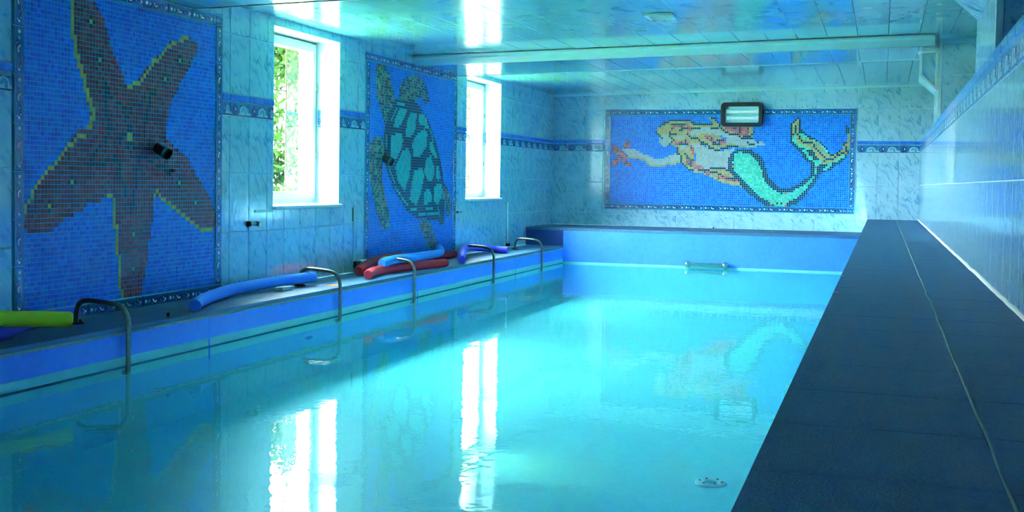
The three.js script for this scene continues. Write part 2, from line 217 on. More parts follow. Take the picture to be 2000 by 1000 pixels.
// ================================================================= murals: pictures in glass tesserae
const P = 0.0207;
const ART = {
  star: [
    ['P', 'm', [13.7, -1.4, 13.7, 9.6, 14.7, 9.5, 14.7, 13.6, 15.7, 13.6, 15.7, 15.7, 16.7, 15.6, 16.7, 17.6, 17.6, 17.5, 17.6, 20.5, 18.6, 20.6, 18.6, 22.5, 19.5, 22.4, 19.5, 24.5, 20.5, 24.5, 20.5, 26.5, 19.6, 26.5, 19.6, 28.3, 18.6, 28.4, 18.6, 29.4, 16.5, 29.5, 16.5, 30.5, 15.5, 30.5, 15.6, 31.4, 14.5, 31.4, 14.5, 32.4, 12.7, 32.5, 12.7, 33.4, 11.6, 33.4, 11.6, 34.4, 10.6, 34.4, 10.6, 35.3, 9.6, 35.4, 9.6, 36.4, 8.6, 36.4, 8.6, 37.3, 6.6, 37.3, 6.6, 38.2, 5.7, 38.2, 5.7, 39.2, 4.7, 39.2, 4.7, 40.2, 3.7, 40.2, 3.7, 41.2, 2.7, 41.2, 2.7, 42.1, 1.8, 42.1, 1.8, 44.1, 0.9, 44.1, 0.9, 45.1, 0, 45.1, 0, 49.9, 1, 49.9, 1, 50.7, 7.7, 50.8, 7.7, 49.8, 9.7, 49.8, 9.7, 48.9, 11.7, 48.9, 11.7, 47.9, 14.6, 47.9, 14.6, 46.9, 17.7, 46.7, 17.7, 45.8, 19.5, 45.8, 19.5, 45, 24.5, 44.8, 24.5, 44.1, 27.6, 44.1, 27.6, 50.3, 28.7, 50.3, 28.8, 56.7, 30, 56.7, 30, 64.7, 31, 64.8, 31, 66.9, 38, 67.3, 38, 65.6, 39, 65.7, 39, 62.7, 39.9, 62.8, 39.8, 59.7, 40.9, 59.8, 40.8, 54, 41.6, 53.9, 41.6, 50, 42.6, 49.9, 42.6, 43.1, 43.6, 43.1, 43.6, 44.1, 44.6, 44.1, 44.5, 43.1, 43.5, 42.1, 44.6, 42.1, 45.8, 43.1, 45.8, 44.1, 45.8, 45, 47.6, 45.1, 47.6, 46.1, 49.7, 46.1, 49.7, 47.1, 51.6, 47.1, 51.6, 48.1, 53.8, 48.1, 53.8, 49.1, 55.7, 49.2, 55.7, 50, 57.7, 50.1, 57.7, 51, 59.7, 51, 59.7, 51.8, 62, 51.9, 62, 52.8, 67.8, 53, 67.8, 52, 68.9, 52, 68.8, 47.2, 67.7, 47.1, 67.7, 45.2, 66.8, 45, 66.8, 44.3, 65.7, 44.3, 65.7, 43.2, 64.6, 43.1, 64.6, 42.1, 63.7, 42, 63.7, 41.2, 62.6, 41.1, 62.6, 40.2, 61.6, 40.1, 61.6, 39, 60.5, 38.9, 60.5, 38, 59.6, 37.9, 59.6, 36.8, 58.5, 36.7, 58.5, 36, 57.6, 35.9, 57.6, 35.1, 56.9, 35, 56.9, 34.2, 56, 34.1, 55.2, 33.5, 53.4, 33.4, 53.4, 32.5, 51.3, 32.5, 51.3, 31.4, 50.2, 31.3, 50.2, 30.5, 48.3, 30.5, 48.2, 25.5, 49.2, 25.3, 49.1, 22.4, 50, 22.2, 50, 20.5, 51.2, 20.3, 51.2, 19.3, 52.3, 19.1, 52.3, 17.8, 53.3, 17.6, 53.3, 15.7, 54.3, 15.5, 54.3, 14.8, 55.2, 14.5, 55.2, 13.8, 56.3, 13.6, 56.3, 12.7, 57.4, 12.4, 57.4, 11.7, 58.3, 11.5, 58.3, 10.5, 59.4, 10.2, 59.4, 9.5, 60.2, 9.3, 60.2, 7.8, 61.4, 7.6, 61.4, 5, 59.5, 5, 58.2, 4.9, 58.2, 3.9, 54.5, 3.9, 54.5, 4.8, 52.6, 4.9, 52.6, 5.8, 49.4, 5.8, 49.4, 6.6, 47.6, 6.8, 47.6, 7.8, 46.6, 7.9, 46.6, 8.7, 45.6, 8.8, 45.6, 9.7, 44.5, 9.8, 44.5, 10.7, 42.6, 10.8, 42.6, 11.7, 41.6, 11.8, 41.6, 12.7, 40.5, 12.8, 40.5, 13.7, 39.5, 13.8, 39.5, 14.7, 38.5, 14.8, 38.5, 15.7, 37.5, 15.8, 37.5, 16.6, 36.6, 16.7, 36.6, 17.4, 33.4, 17.6, 33.2, 18.4, 32.3, 17.6, 32.3, 15.7, 31.3, 15.8, 31.3, 14.8, 30.2, 14.8, 30.2, 12.9, 29.3, 12.9, 29.3, 11.7, 28.5, 11.7, 28.5, 9.6, 27.4, 9.6, 27.3, 7.9, 26.5, 7.9, 26.5, 5.8, 25.5, 5.7, 25.5, 3.8, 24.5, 3.9, 24.5, 3, 23.5, 3, 23.5, 1.9, 22.5, 2, 22.5, 0.9, 21.4, 0.9, 21.4, -2.7]],
    ['L', 'o', [14, -2, 14, 9]],
    ['L', 'o', [15, 9, 15, 13]],
    ['L', 'o', [16, 13, 16, 15]],
    ['L', 'o', [17, 15, 17, 17]],
    ['L', 'o', [18, 17, 18, 20]],
    ['L', 'o', [19, 20, 19, 22]],
    ['L', 'o', [20, 22, 20, 24]],
    ['L', 'o', [21, 24, 21, 26]],
    ['L', 'o', [20, 26, 20, 28]],
    ['L', 'o', [19, 28]],
    ['L', 'o', [17, 30, 18, 30]],
    ['L', 'o', [16, 30]],
    ['L', 'o', [15, 31]],
    ['L', 'o', [13, 32, 14, 32]],
    ['L', 'o', [12, 33]],
    ['L', 'o', [11, 34]],
    ['L', 'o', [10, 35]],
    ['L', 'o', [9, 36]],
    ['L', 'o', [7, 37, 8, 37]],
    ['L', 'o', [6, 38]],
    ['L', 'o', [5, 39]],
    ['L', 'o', [4, 40]],
    ['L', 'o', [3, 41]],
    ['L', 'o', [2, 42, 2, 43]],
    ['L', 'o', [1, 44]],
    ['L', 'o', [0, 45, 0, 46]],
    ['L', 'o', [26, 43, 27, 43]],
    ['L', 'o', [28, 44, 28, 49]],
    ['L', 'o', [28, 50]],
    ['L', 'o', [29, 50, 29, 56]],
    ['L', 'o', [30, 57, 30, 64]],
    ['L', 'o', [31, 65, 31, 66]],
    ['L', 'o', [43, 43]],
    ['L', 'o', [44, 42]],
    ['L', 'o', [45, 43]],
    ['L', 'o', [46, 44, 47, 44]],
    ['L', 'o', [48, 45, 49, 45]],
    ['L', 'o', [50, 46, 51, 46]],
    ['L', 'o', [52, 47, 53, 47]],
    ['L', 'o', [54, 48, 55, 48]],
    ['L', 'o', [56, 49, 57, 49]],
    ['L', 'o', [58, 50, 59, 50]],
    ['L', 'o', [60, 51, 61, 51]],
    ['L', 'o', [62, 52, 67, 52]],
    ['L', 'o', [54, 4, 56, 4]],
    ['L', 'o', [53, 5, 54, 5]],
    ['L', 'o', [50, 6, 51, 6]],
    ['L', 'o', [48, 7, 49, 7]],
    ['L', 'o', [47, 8]],
    ['L', 'o', [46, 9]],
    ['L', 'o', [45, 10]],
    ['L', 'o', [42, 11, 44, 11]],
    ['L', 'o', [42, 12]],
    ['L', 'o', [41, 13]],
    ['L', 'o', [40, 14]],
    ['L', 'o', [39, 15]],
    ['L', 'o', [38, 16]],
    ['L', 'o', [37, 17]],
    ['L', 'o', [33, 18, 36, 17]],
    ['L', 'k', [25, 18, 25, 25]],
    ['L', 'k', [26, 26, 26, 28]],
    ['L', 'k', [27, 28]],
    ['L', 'k', [26, 29]],
    ['L', 'k', [25, 30]],
    ['L', 'k', [25, 31]],
    ['L', 'k', [23, 32]],
    ['L', 'k', [22, 33]],
    ['L', 'k', [21, 34]],
    ['L', 'k', [20, 35]],
    ['L', 'k', [26, 19, 26, 20]],
    ['L', 'k', [27, 21]],
    ['L', 'k', [29, 22, 30, 22]],
    ['L', 'k', [31, 23, 32, 23]],
    ['L', 'k', [32, 25, 34, 24]],
    ['L', 'k', [34, 23]],
    ['L', 'k', [35, 22]],
    ['L', 'k', [37, 22, 37, 22]],
    ['L', 'k', [39, 20, 39, 20]],
    ['L', 'k', [41, 19, 41, 20]],
    ['L', 'k', [42, 19, 43, 19]],
    ['L', 'k', [41, 20, 41, 22]],
    ['L', 'k', [40, 23, 40, 25]],
    ['L', 'k', [39, 26, 39, 29]],
    ['L', 'k', [41, 30]],
    ['L', 'k', [41, 30, 41, 32]],
    ['L', 'k', [43, 32]],
    ['L', 'k', [28, 34]],
    ['L', 'k', [25, 35, 26, 35]],
    ['L', 'k', [28, 35, 30, 35]],
    ['L', 'k', [37, 34, 40, 34]],
    ['L', 'k', [37, 35]],
    ['L', 'k', [41, 35, 42, 35]],
    ['L', 'k', [44, 34]],
    ['L', 'k', [19, 36, 25, 36]],
    ['L', 'k', [30, 36, 30, 39]],
    ['L', 'k', [31, 40]],
    ['L', 'k', [32, 41, 32, 43]],
    ['L', 'k', [35, 42, 35, 45]],
    ['L', 'k', [34, 45, 34, 47]],
    ['L', 'k', [36, 37, 36, 41]],
    ['L', 'k', [44, 36, 47, 36]],
    ['L', 'k', [47, 37, 48, 37]],
    ['L', 'k', [49, 38]],
    ['L', 'k', [33, 27, 33, 28]],
    ['L', 'k', [34, 27, 34, 28]],
    ['L', 'k', [31, 29, 32, 29]],
    ['L', 'k', [35, 29, 37, 29]],
    ['L', 'k', [33, 31, 33, 32]],
    ['L', 'k', [34, 31, 35, 32]],
    ['L', 'k', [30, 30, 30, 31]],
    ['L', 'k', [25, 33]],
    ['L', 'o', [33, 29, 33, 30]],
    ['L', 'o', [34, 29, 34, 30]],
    ['X', 'o', [20, 5]],
    ['X', 'o', [23, 13]],
    ['X', 'o', [53, 10]],
    ['X', 'o', [47, 15]],
    ['X', 'o', [14, 40]],
    ['X', 'o', [7, 45]],
    ['X', 'o', [53, 40]],
    ['X', 'o', [60, 45]],
    ['X', 'o', [35, 52]],
    ['X', 'o', [35, 60]],
  ],
  turtle: [
    ['P', 'b', [5.8, 0.3, 12.2, -0, 14.7, 2.1, 17.2, 3.9, 18.1, 6.2, 19.8, 8.1, 20.8, 12.5, 19.6, 15.3, 16, 20, 14, 22.6, 12.7, 19.8, 10.6, 17.2, 8.2, 14.1, 5.7, 10.9, 4.6, 7.1, 4.5, 2.5]],
    ['P', 'b', [24.1, 11.7, 25.5, 6.1, 30.4, 2.6, 38.7, 0.9, 46.3, 2, 51.3, 5.8, 53.7, 9.9, 49.9, 11.2, 47, 9.5, 42.6, 9, 37.9, 10.2]],
    ['P', 'b', [0.2, 28.7, 2.9, 25.7, 8.7, 24.8, 13.4, 26.4, 14.8, 29, 11.2, 31.6, 11, 38.5, 13.4, 44.7, 17.3, 51.1, 18.5, 56.3, 15.2, 57.5, 11.4, 57.1, 6.1, 50.4, 2.7, 43.1, -0.3, 36.3, -0.5, 30.2]],
    ['P', 'k', [15.7, 17.1, 20.7, 11.4, 37.9, 10.2, 44.9, 12.7, 51.6, 16.5, 58.9, 23.2, 66.1, 32.7, 69.5, 41, 73.7, 42.8, 74.3, 46, 69.7, 46.8, 69.8, 56.5, 65.2, 56.7, 64, 55.2, 42.5, 53.9, 33.3, 51, 27.1, 47.2, 20.2, 42.4, 14.3, 35.3, 12.2, 30.6, 12.1, 24.4, 13.5, 20.8]],
    ['P', 'b', [68.8, 41.5, 74.5, 44, 78.5, 48.7, 76.6, 53.4, 73.6, 53.7, 71, 50, 68, 45.9]],
    ['P', 'b', [46.2, 54.3, 54.7, 54.9, 59.9, 59.9, 64.3, 64.4, 62.5, 67.7, 56.2, 66.8, 49.3, 61.2, 45.4, 56.8]],
    ['P', 't', [24.9, 14.2, 32.2, 14.2, 29, 18.1, 24.3, 21, 20, 20.7, 22.2, 16.8]],
    ['P', 't', [35.1, 15.3, 40.6, 15.3, 40.3, 20.5, 35.8, 24, 30.9, 23.9, 31.9, 19.1]],
    ['P', 't', [42.5, 14.3, 46.7, 15.3, 51.7, 18.1, 53.6, 20.2, 49, 19.6, 42.9, 18.2]],
    ['P', 't', [17.7, 23.8, 27.6, 23.1, 28.8, 25.7, 25.7, 30.2, 20.3, 33.7, 18, 31.6]],
    ['P', 't', [40.4, 23, 48.2, 20.3, 51.8, 22, 50.6, 27, 44.2, 31.1, 38.1, 30.9, 37.1, 26.8]],
    ['P', 't', [54.6, 24.1, 58.4, 26.4, 62.7, 31, 58, 30.4, 54.3, 27.9]],
    ['P', 't', [28.2, 29.2, 33.9, 27.9, 36.5, 31.9, 35, 38.2, 30.6, 43.8, 24.9, 40.6, 22.4, 35.6]],
    ['P', 't', [39.6, 36.2, 46.4, 34.9, 49.2, 37.9, 45.9, 44.7, 41.6, 48.9, 35.3, 47, 36.8, 41.5]],
    ['P', 't', [50.3, 31.9, 55.2, 30, 59.1, 34.5, 58.3, 39.4, 51.9, 40, 49.1, 36.4]],
    ['P', 't', [60.9, 33.4, 63.8, 34.4, 65.8, 38.5, 63.5, 39.9, 60.6, 38]],
    ['P', 't', [48.9, 43.9, 54.7, 43, 57.6, 45.8, 57.2, 48.1, 49.5, 48.8]],
    ['P', 't', [58.8, 41.7, 66.4, 41, 67.5, 45.9, 62.9, 49, 58.6, 47.8]],
    ['L', 't', [23, 12, 29, 12]],
    ['L', 't', [18, 18, 22, 14]],
    ['L', 't', [14, 24, 14, 28]],
    ['L', 't', [14, 32, 17, 35]],
    ['L', 't', [17, 36, 21, 40]],
    ['L', 't', [22, 42, 27, 45]],
    ['L', 't', [28, 46, 33, 48]],
    ['L', 't', [36, 50, 41, 50]],
    ['L', 't', [44, 52, 50, 52]],
    ['L', 't', [51, 50, 57, 50]],
    ['L', 't', [52, 52, 63, 52]],
    ['L', 't', [63, 50, 65, 53]],
    ['L', 't', [66, 41, 68, 46]],
    ['L', 't', [46, 14, 50, 16]],
    ['L', 't', [54, 20, 57, 24]],
    ['L', 'g', [7, 5, 7, 7, 8, 7]],
  ],
  mermaid: [
    ['P', 'r', [0.3, 17, 1.2, 15.1, 2.7, 15.4, 4.3, 17.3, 6.7, 18.7, 6.2, 21.3, 3.8, 20.7, 0.8, 18.1]],
    ['P', 'r', [6.2, 15.9, 8.4, 13.3, 9.9, 13.3, 9.8, 15.8, 8.2, 16.9, 6.4, 16.9]],
    ['P', 'r', [1.1, 25.8, 1.2, 22.8, 3.8, 20.6, 6.3, 21.3, 4.7, 23.6, 2.9, 25.9]],
    ['P', 'r', [5.6, 20.1, 9.9, 20.3, 10, 21.6, 7.7, 22.7, 10.9, 24.3, 10.7, 25.9, 8.9, 26.1, 6.5, 23.7]],
    ['P', 's', [5.9, 17.2, 12.3, 17.4, 14.3, 18.3, 17, 19.5, 20.2, 20.6, 22.6, 22.1, 27.2, 22.1, 29.8, 20.4, 32.9, 19.4, 34.6, 19.1, 36.7, 20.2, 36.8, 23.4, 33.9, 23.8, 28.7, 24.3, 27.9, 25.6, 21.2, 25.6, 17.1, 23.2, 14.7, 21.4, 9.7, 21.4, 6.7, 18.7]],
    ['L', 'h', [9, 21, 14, 21]],
    ['L', 'h', [15, 22, 17, 22, 18, 23, 19, 24, 21, 25, 28, 25, 29, 24, 33, 24, 34, 23, 36, 23]],
    ['P', 'h', [23.5, 7.1, 24.7, 5.4, 26.9, 4.3, 28.6, 3.6, 30.9, 2.3, 39.9, 2.1, 40, 11.4, 32.9, 14.5, 29.9, 11.4, 25.8, 10, 25, 11.1, 23.6, 9.1]],
    ['P', 'h', [30.8, 2.5, 40.3, 2.6, 42.7, 4.6, 51.5, 4.4, 51.9, 3.2, 50.2, 2, 50, 1.2, 53.2, 1.3, 54.7, 3.2, 55.2, 6.4, 56.4, 5.2, 71.7, 4.8, 71.9, 12.1, 67.4, 12, 59.7, 9.3, 55.7, 8.9, 57.3, 12.6, 70.3, 15.4, 70.4, 16.6, 59.9, 15.8, 54.2, 17.9, 47.6, 15.1, 41.4, 12.2, 33.5, 12.2, 31.1, 16]],
    ['P', 'h', [59.1, 4.8, 72, 6, 72.9, 8.9, 70.6, 11.4, 65.6, 10.5, 59.2, 10.2]],
    ['P', 'h', [34, 16.8, 36.5, 16, 43.1, 18.4, 43.7, 25, 47.8, 25.8, 47.1, 27.5, 51.2, 28.2, 51.2, 27, 59.7, 27.1, 65.5, 30.9, 67.8, 35.8, 62.7, 34.8, 57.4, 33.7, 52.9, 31.3, 47.9, 29.3, 44.2, 28.9, 39.6, 26.9, 36.6, 22.6, 34.6, 18]],
    ['P', 'h', [32.2, 13.1, 36, 12.2, 43.4, 11, 45.6, 15.1, 43.6, 19.2, 39.5, 20.1, 35.2, 17.2, 32.3, 15.1]],
    ['P', 's', [25.4, 10, 28.5, 9.8, 30.8, 12, 30.7, 14, 28.8, 16.1, 27.4, 15.7, 25.5, 14]],
    ['P', 's', [40.9, 8.3, 45.4, 6.4, 51.5, 6.4, 54, 6.8, 57.2, 7.9, 59.7, 9.1, 66.2, 11.3, 71.9, 12.3, 71.9, 15, 65.5, 15, 61, 13, 56.9, 10.3, 51.6, 9.3, 45.4, 9.4, 41.3, 10]],
    ['P', 's', [59.3, 12.2, 65.6, 12.2, 71.9, 12.4, 76.6, 13, 78.5, 14.4, 74.4, 15.2, 70.7, 16.5, 68.8, 15.2, 59.3, 13.7]],
    ['P', 's', [40.8, 13.5, 45.1, 13.6, 47.6, 15.5, 50.5, 16.7, 55.8, 17.9, 63.1, 16.3, 60.6, 21.6, 60.3, 26.9, 51.2, 27, 47.1, 27.2, 44.1, 24.2, 43.6, 18.4]],
    ['P', 's', [33.4, 10.6, 37.6, 10.2, 38.5, 11.4, 33.5, 12.1]],
    ['P', 's', [35.6, 15.1, 38.5, 15.1, 40.6, 16.4, 40.2, 18, 35.7, 16.4]],
    ['P', 'r', [31.6, 4.4, 39.1, 4.4, 38.3, 5.6, 32.1, 5.8]],
    ['P', 'r', [30.9, 6.4, 34.2, 4.8, 34.6, 5.6, 31.3, 7.9]],
    ['P', 'r', [38.3, 5.6, 41.4, 5.2, 40, 8.9, 38.8, 8.5]],
    ['P', 'r', [33.5, 12.7, 40.1, 12.4, 40, 15.1, 33.5, 15.1]],
    ['P', 'r', [47.9, 10.2, 50.8, 9.9, 54.1, 12.2, 53.3, 13.8, 50.8, 12.8, 47.5, 11.8]],
    ['P', 'r', [51.6, 12.2, 58.6, 12, 59, 14.2, 54.2, 15, 51.7, 14.5]],
    ['P', 'r', [57.6, 5.2, 63.7, 5.4, 64.5, 7.3, 58.9, 8.1]],
    ['P', 'r', [65.7, 5.2, 69.7, 5.4, 70.6, 10.1, 66.2, 8.9]],
    ['P', 'r', [38.6, 21.1, 42.8, 21.7, 43.7, 24.6, 47.8, 25.8, 47.1, 27.5, 44.2, 27.1, 39.6, 25]],
    ['P', 'r', [41, 15.1, 43.5, 16.4, 43.4, 20.9, 40.9, 17.6]],
    ['P', 'r', [54.4, 29, 58.6, 30.2, 65.1, 31.3, 65.1, 32.5, 59.9, 32.6, 55.3, 31.5]],
    ['P', 'r', [47.9, 28.2, 50.8, 28.4, 50.8, 30.1, 48.7, 29.3]],
    ['P', 'r', [62.9, 5.7, 69.9, 6, 69.3, 10.8, 65.6, 9.8, 63, 8.2]],
    ['L', 'k', [30, 2, 40, 2]],
    ['L', 'k', [41, 3, 42, 3]],
    ['L', 'k', [42, 4, 51, 4]],
    ['L', 'k', [51, 1, 53, 1]],
    ['L', 'k', [53, 2, 54, 3]],
    ['L', 'k', [31, 4, 37, 4]],
    ['L', 'k', [36, 6, 39, 6]],
    ['L', 'k', [35, 7, 36, 7]],
    ['L', 'k', [41, 6, 45, 6]],
    ['L', 'k', [30, 9, 33, 9]],
    ['L', 'k', [41, 11, 44, 11, 45, 12, 47, 13]],
    ['L', 'k', [46, 14, 49, 14, 50, 16, 52, 16, 53, 17, 55, 17, 56, 16, 59, 16, 59, 15, 64, 15]],
    ['L', 'k', [52, 13, 54, 12, 57, 12]],
    ['L', 'k', [52, 14, 55, 14]],
    ['L', 'k', [56, 6, 57, 7, 59, 8, 61, 9, 64, 9, 65, 10, 67, 11, 71, 11]],
    ['L', 'k', [51, 6, 54, 6]],
    ['L', 'k', [55, 4, 55, 5]],
    ['L', 'k', [65, 5, 65, 8]],
    ['L', 'k', [36, 20, 36, 23, 37, 24, 38, 25, 39, 26, 40, 27, 42, 27]],
    ['L', 'k', [45, 27, 50, 27]],
    ['L', 'k', [51, 26, 58, 26]],
    ['L', 'k', [51, 28, 54, 28, 57, 30]],
    ['L', 'k', [59, 31, 65, 31]],
    ['L', 'k', [59, 27, 61, 27]],
    ['L', 'k', [34, 19, 35, 19]],
    ['L', 'k', [34, 16, 34, 18]],
    ['L', 'k', [38, 19, 39, 20]],
    ['L', 'k', [35, 14, 39, 14]],
    ['L', 'k', [39, 9, 40, 10]],
    ['L', 'k', [25, 5, 26, 4, 27, 4]],
    ['L', 'k', [27, 3, 29, 3]],
    ['L', 'k', [23, 8, 25, 10, 26, 11]],
    ['L', 'k', [30, 8, 30, 8]],
    ['L', 'k', [30, 10, 31, 11, 32, 12]],
    ['L', 'k', [30, 14, 31, 13]],
    ['L', 'k', [31, 9, 33, 9]],
    ['L', 'k', [67, 10, 70, 10, 72, 8]],
    ['L', 'k', [69, 13, 70, 14, 72, 14]],
    ['L', 'k', [74, 13, 74, 13]],
    ['P', 'k', [60.1, 21.5, 61.3, 19.3, 63.1, 17.8, 65.9, 17, 71.1, 17.1, 74.2, 19.1, 76.4, 21.3, 77.8, 23.5, 78.8, 27.4, 81, 31.5, 83.7, 34.3, 86.4, 36.3, 90.2, 35.9, 93.5, 34.3, 96.1, 33.2, 94.6, 33.6, 98.5, 30.6, 100.4, 29.7, 100.4, 23.9, 101, 22, 104.8, 22.3, 106.5, 26.7, 104.3, 29.5, 103.5, 31.5, 102, 34.3, 96.3, 41.3, 94.8, 43.2, 91.6, 44.3, 90.2, 45, 79.2, 45.3, 76.8, 43.6, 71.9, 40, 67.6, 36.1, 64.2, 31.2, 61.4, 28.8, 60.2, 25.8]],
    ['P', 'g', [62.7, 19.9, 65.4, 18.4, 69.9, 18.8, 72.1, 20.7, 74.3, 23.5, 76.4, 26.5, 77.1, 31, 80.1, 34.7, 82.9, 37, 86.5, 38.7, 91.2, 38.4, 93.5, 36.3, 96.1, 35.2, 96.6, 34.4, 99.3, 32.3, 101.5, 29.9, 101.8, 25.9, 102.6, 23.9, 103.7, 24.3, 103.4, 27.9, 101.5, 30.7, 100, 33.6, 94.8, 40.2, 91.3, 41.4, 89.9, 42.7, 84.5, 43.1, 78.6, 42.3, 74.3, 39, 70.3, 34.2, 67.5, 32.4, 63.5, 27.6, 62.5, 23.3]],
    ['P', 'k', [89.9, 13.6, 89.7, 5, 94.4, -0.1, 94.7, 6.4, 98, 9.7, 102.7, 12, 107.4, 15.5, 108.8, 19.1, 111.7, 18.5, 115.4, 16.3, 116.7, 12.7, 116.3, 5, 118.3, 6.7, 118.6, 15.9, 116.9, 21, 113.3, 23.8, 110, 26.6, 105, 28.3, 100.2, 23.9, 97.4, 21.6, 93.9, 17.6]],
    ['P', 'g', [90.8, 12.8, 91.7, 9.2, 93.6, 8.4, 96, 8.8, 99.2, 11.6, 102.7, 12.7, 107, 16.3, 109, 19.9, 113.2, 19.4, 117.3, 13.9, 117.9, 9.1, 118.3, 15, 115.6, 20.6, 109.5, 25.4, 106.1, 27.5, 103.3, 24.3, 101.4, 22.7, 99, 22, 96.2, 17.2, 92.6, 14.4]],
    ['P', 'h', [90.6, 5.5, 93.7, 1.6, 93.8, 6, 93.8, 8.8, 97.2, 12.3, 100.7, 12, 103.5, 13.9, 107.4, 18.7, 109.4, 20.1, 113.2, 18.5, 117.2, 13.1, 117.4, 8.7, 118.3, 9.1, 118.4, 13.9, 117, 18.2, 112.5, 21.9, 108, 24.3, 105.7, 23.9, 102.1, 19.2, 100, 16.5, 96.1, 14.8, 93.3, 12.8, 91.7, 9.5]],
    ['L', 'k', [92, 5, 92, 8, 93, 9, 94, 11, 96, 13, 100, 13, 102, 16, 105, 19, 107, 21, 110, 21, 111, 20, 114, 18, 116, 17, 115, 13]],
    ['L', 'k', [106, 22, 106, 22]],
    ['P', 'k', [98.1, 17.2, 100.8, 17.1, 102.9, 20.3, 104.1, 21.9, 101.4, 22.3, 99.4, 19.5]],
    ['P', 'k', [94.6, 15.2, 97.3, 16.4, 96.2, 17.6, 94.4, 16.8]],
    ['P', 'k', [104.5, 24.3, 108, 23.9, 105.7, 27.5, 103.8, 27.5]],
    ['P', 'k', [109.5, 23.8, 115.6, 21.8, 114.1, 23.4, 110, 25.8]],
    ['P', 'g', [99, 20.4, 100.5, 20.4, 101, 22, 99.4, 22.3]],
  ],
};

function paint(nc, nr, ops, shape) {
  const g = Array.from({ length: nr }, () => new Array(nc).fill('.'));
  const put = (x, y, c) => { if (g[y] && x >= 0 && x < nc) g[y][x] = c; };
  for (const [kind, c, p] of ops) {
    if (kind === 'P') {
      for (let y = 0; y < nr; y++) for (let x = 0; x < nc; x++) {
        let inside = false; const X = x + 0.5, Y = y + 0.5;
        for (let i = 0, j = p.length - 2; i < p.length; j = i, i += 2) if ((p[i + 1] > Y) !== (p[j + 1] > Y) && X < (p[j] - p[i]) * (Y - p[i + 1]) / (p[j + 1] - p[i + 1]) + p[i]) inside = !inside;
        if (inside) g[y][x] = c;
      }
    } else if (kind === 'X') { const [x, y] = p; put(x, y, c); for (const [a, b] of [[1, 0], [-1, 0], [0, 1], [0, -1]]) put(x + a, y + b, 'k'); } else {
      for (let i = 0; i < p.length; i += 2) { const j = Math.min(i + 2, p.length - 2), n = Math.max(1, Math.abs(p[j] - p[i]), Math.abs(p[j + 1] - p[i + 1])); for (let s = 0; s <= n; s++) put(Math.round(p[i] + (p[j] - p[i]) * s / n), Math.round(p[i + 1] + (p[j + 1] - p[i + 1]) * s / n), c); }
    }
  }
  // widen a filled colour into its dark outline, leaving `keep` cells of outline
  const grow = (from, to, keep, where) => {
    const near = (x, y, r) => { for (let b = -r; b <= r; b++) for (let a = -r; a <= r; a++) { const q = g[y + b]?.[x + a]; if (q !== undefined && q !== from && q !== to) return true; } return false; };
    const hits = []; for (let y = 0; y < nr; y++) for (let x = 0; x < nc; x++) if (g[y][x] === from && where(x, y) && !near(x, y, keep)) hits.push([x, y]);
    return hits;
  };
  if (shape === 'mermaid') for (const [x, y] of grow('k', 'g', 2, (a) => a > 58)) { const r = rnd(); g[y][x] = r < 0.62 ? 'g' : r < 0.8 ? 'r' : 'k'; }
  return g;
}
const lin = (r, g, b) => new THREE.Color().setRGB(r / 255, g / 255, b / 255, THREE.SRGBColorSpace);
const PAL = {
  '.': [[0, 98, 206], [0, 86, 200], [2, 110, 212], [0, 106, 200], [0, 78, 194]],
  m: [[132, 22, 30], [108, 18, 26], [140, 40, 42], [118, 20, 26], [128, 66, 68]],
  o: [[190, 166, 44], [176, 158, 50], [196, 156, 34]],
  k: [[14, 24, 34], [10, 30, 44], [16, 18, 24]],
  b: [[20, 34, 40], [18, 28, 40], [156, 96, 74], [136, 86, 76], [80, 150, 80], [116, 140, 76], [30, 40, 40]],
  t: [[36, 168, 150], [44, 180, 152], [28, 156, 146]],
  g: [[70, 186, 140], [54, 172, 124], [92, 196, 152]],
  r: [[210, 70, 50], [184, 76, 58], [156, 60, 38], [60, 44, 38], [216, 96, 66]],
  h: [[172, 142, 42], [184, 150, 46], [152, 134, 44]],
  s: [[160, 160, 152], [148, 156, 152], [166, 162, 148]],
};
const LINPAL = Object.fromEntries(Object.entries(PAL).map(([k, v]) => [k, v.map((c) => lin(...c))]));
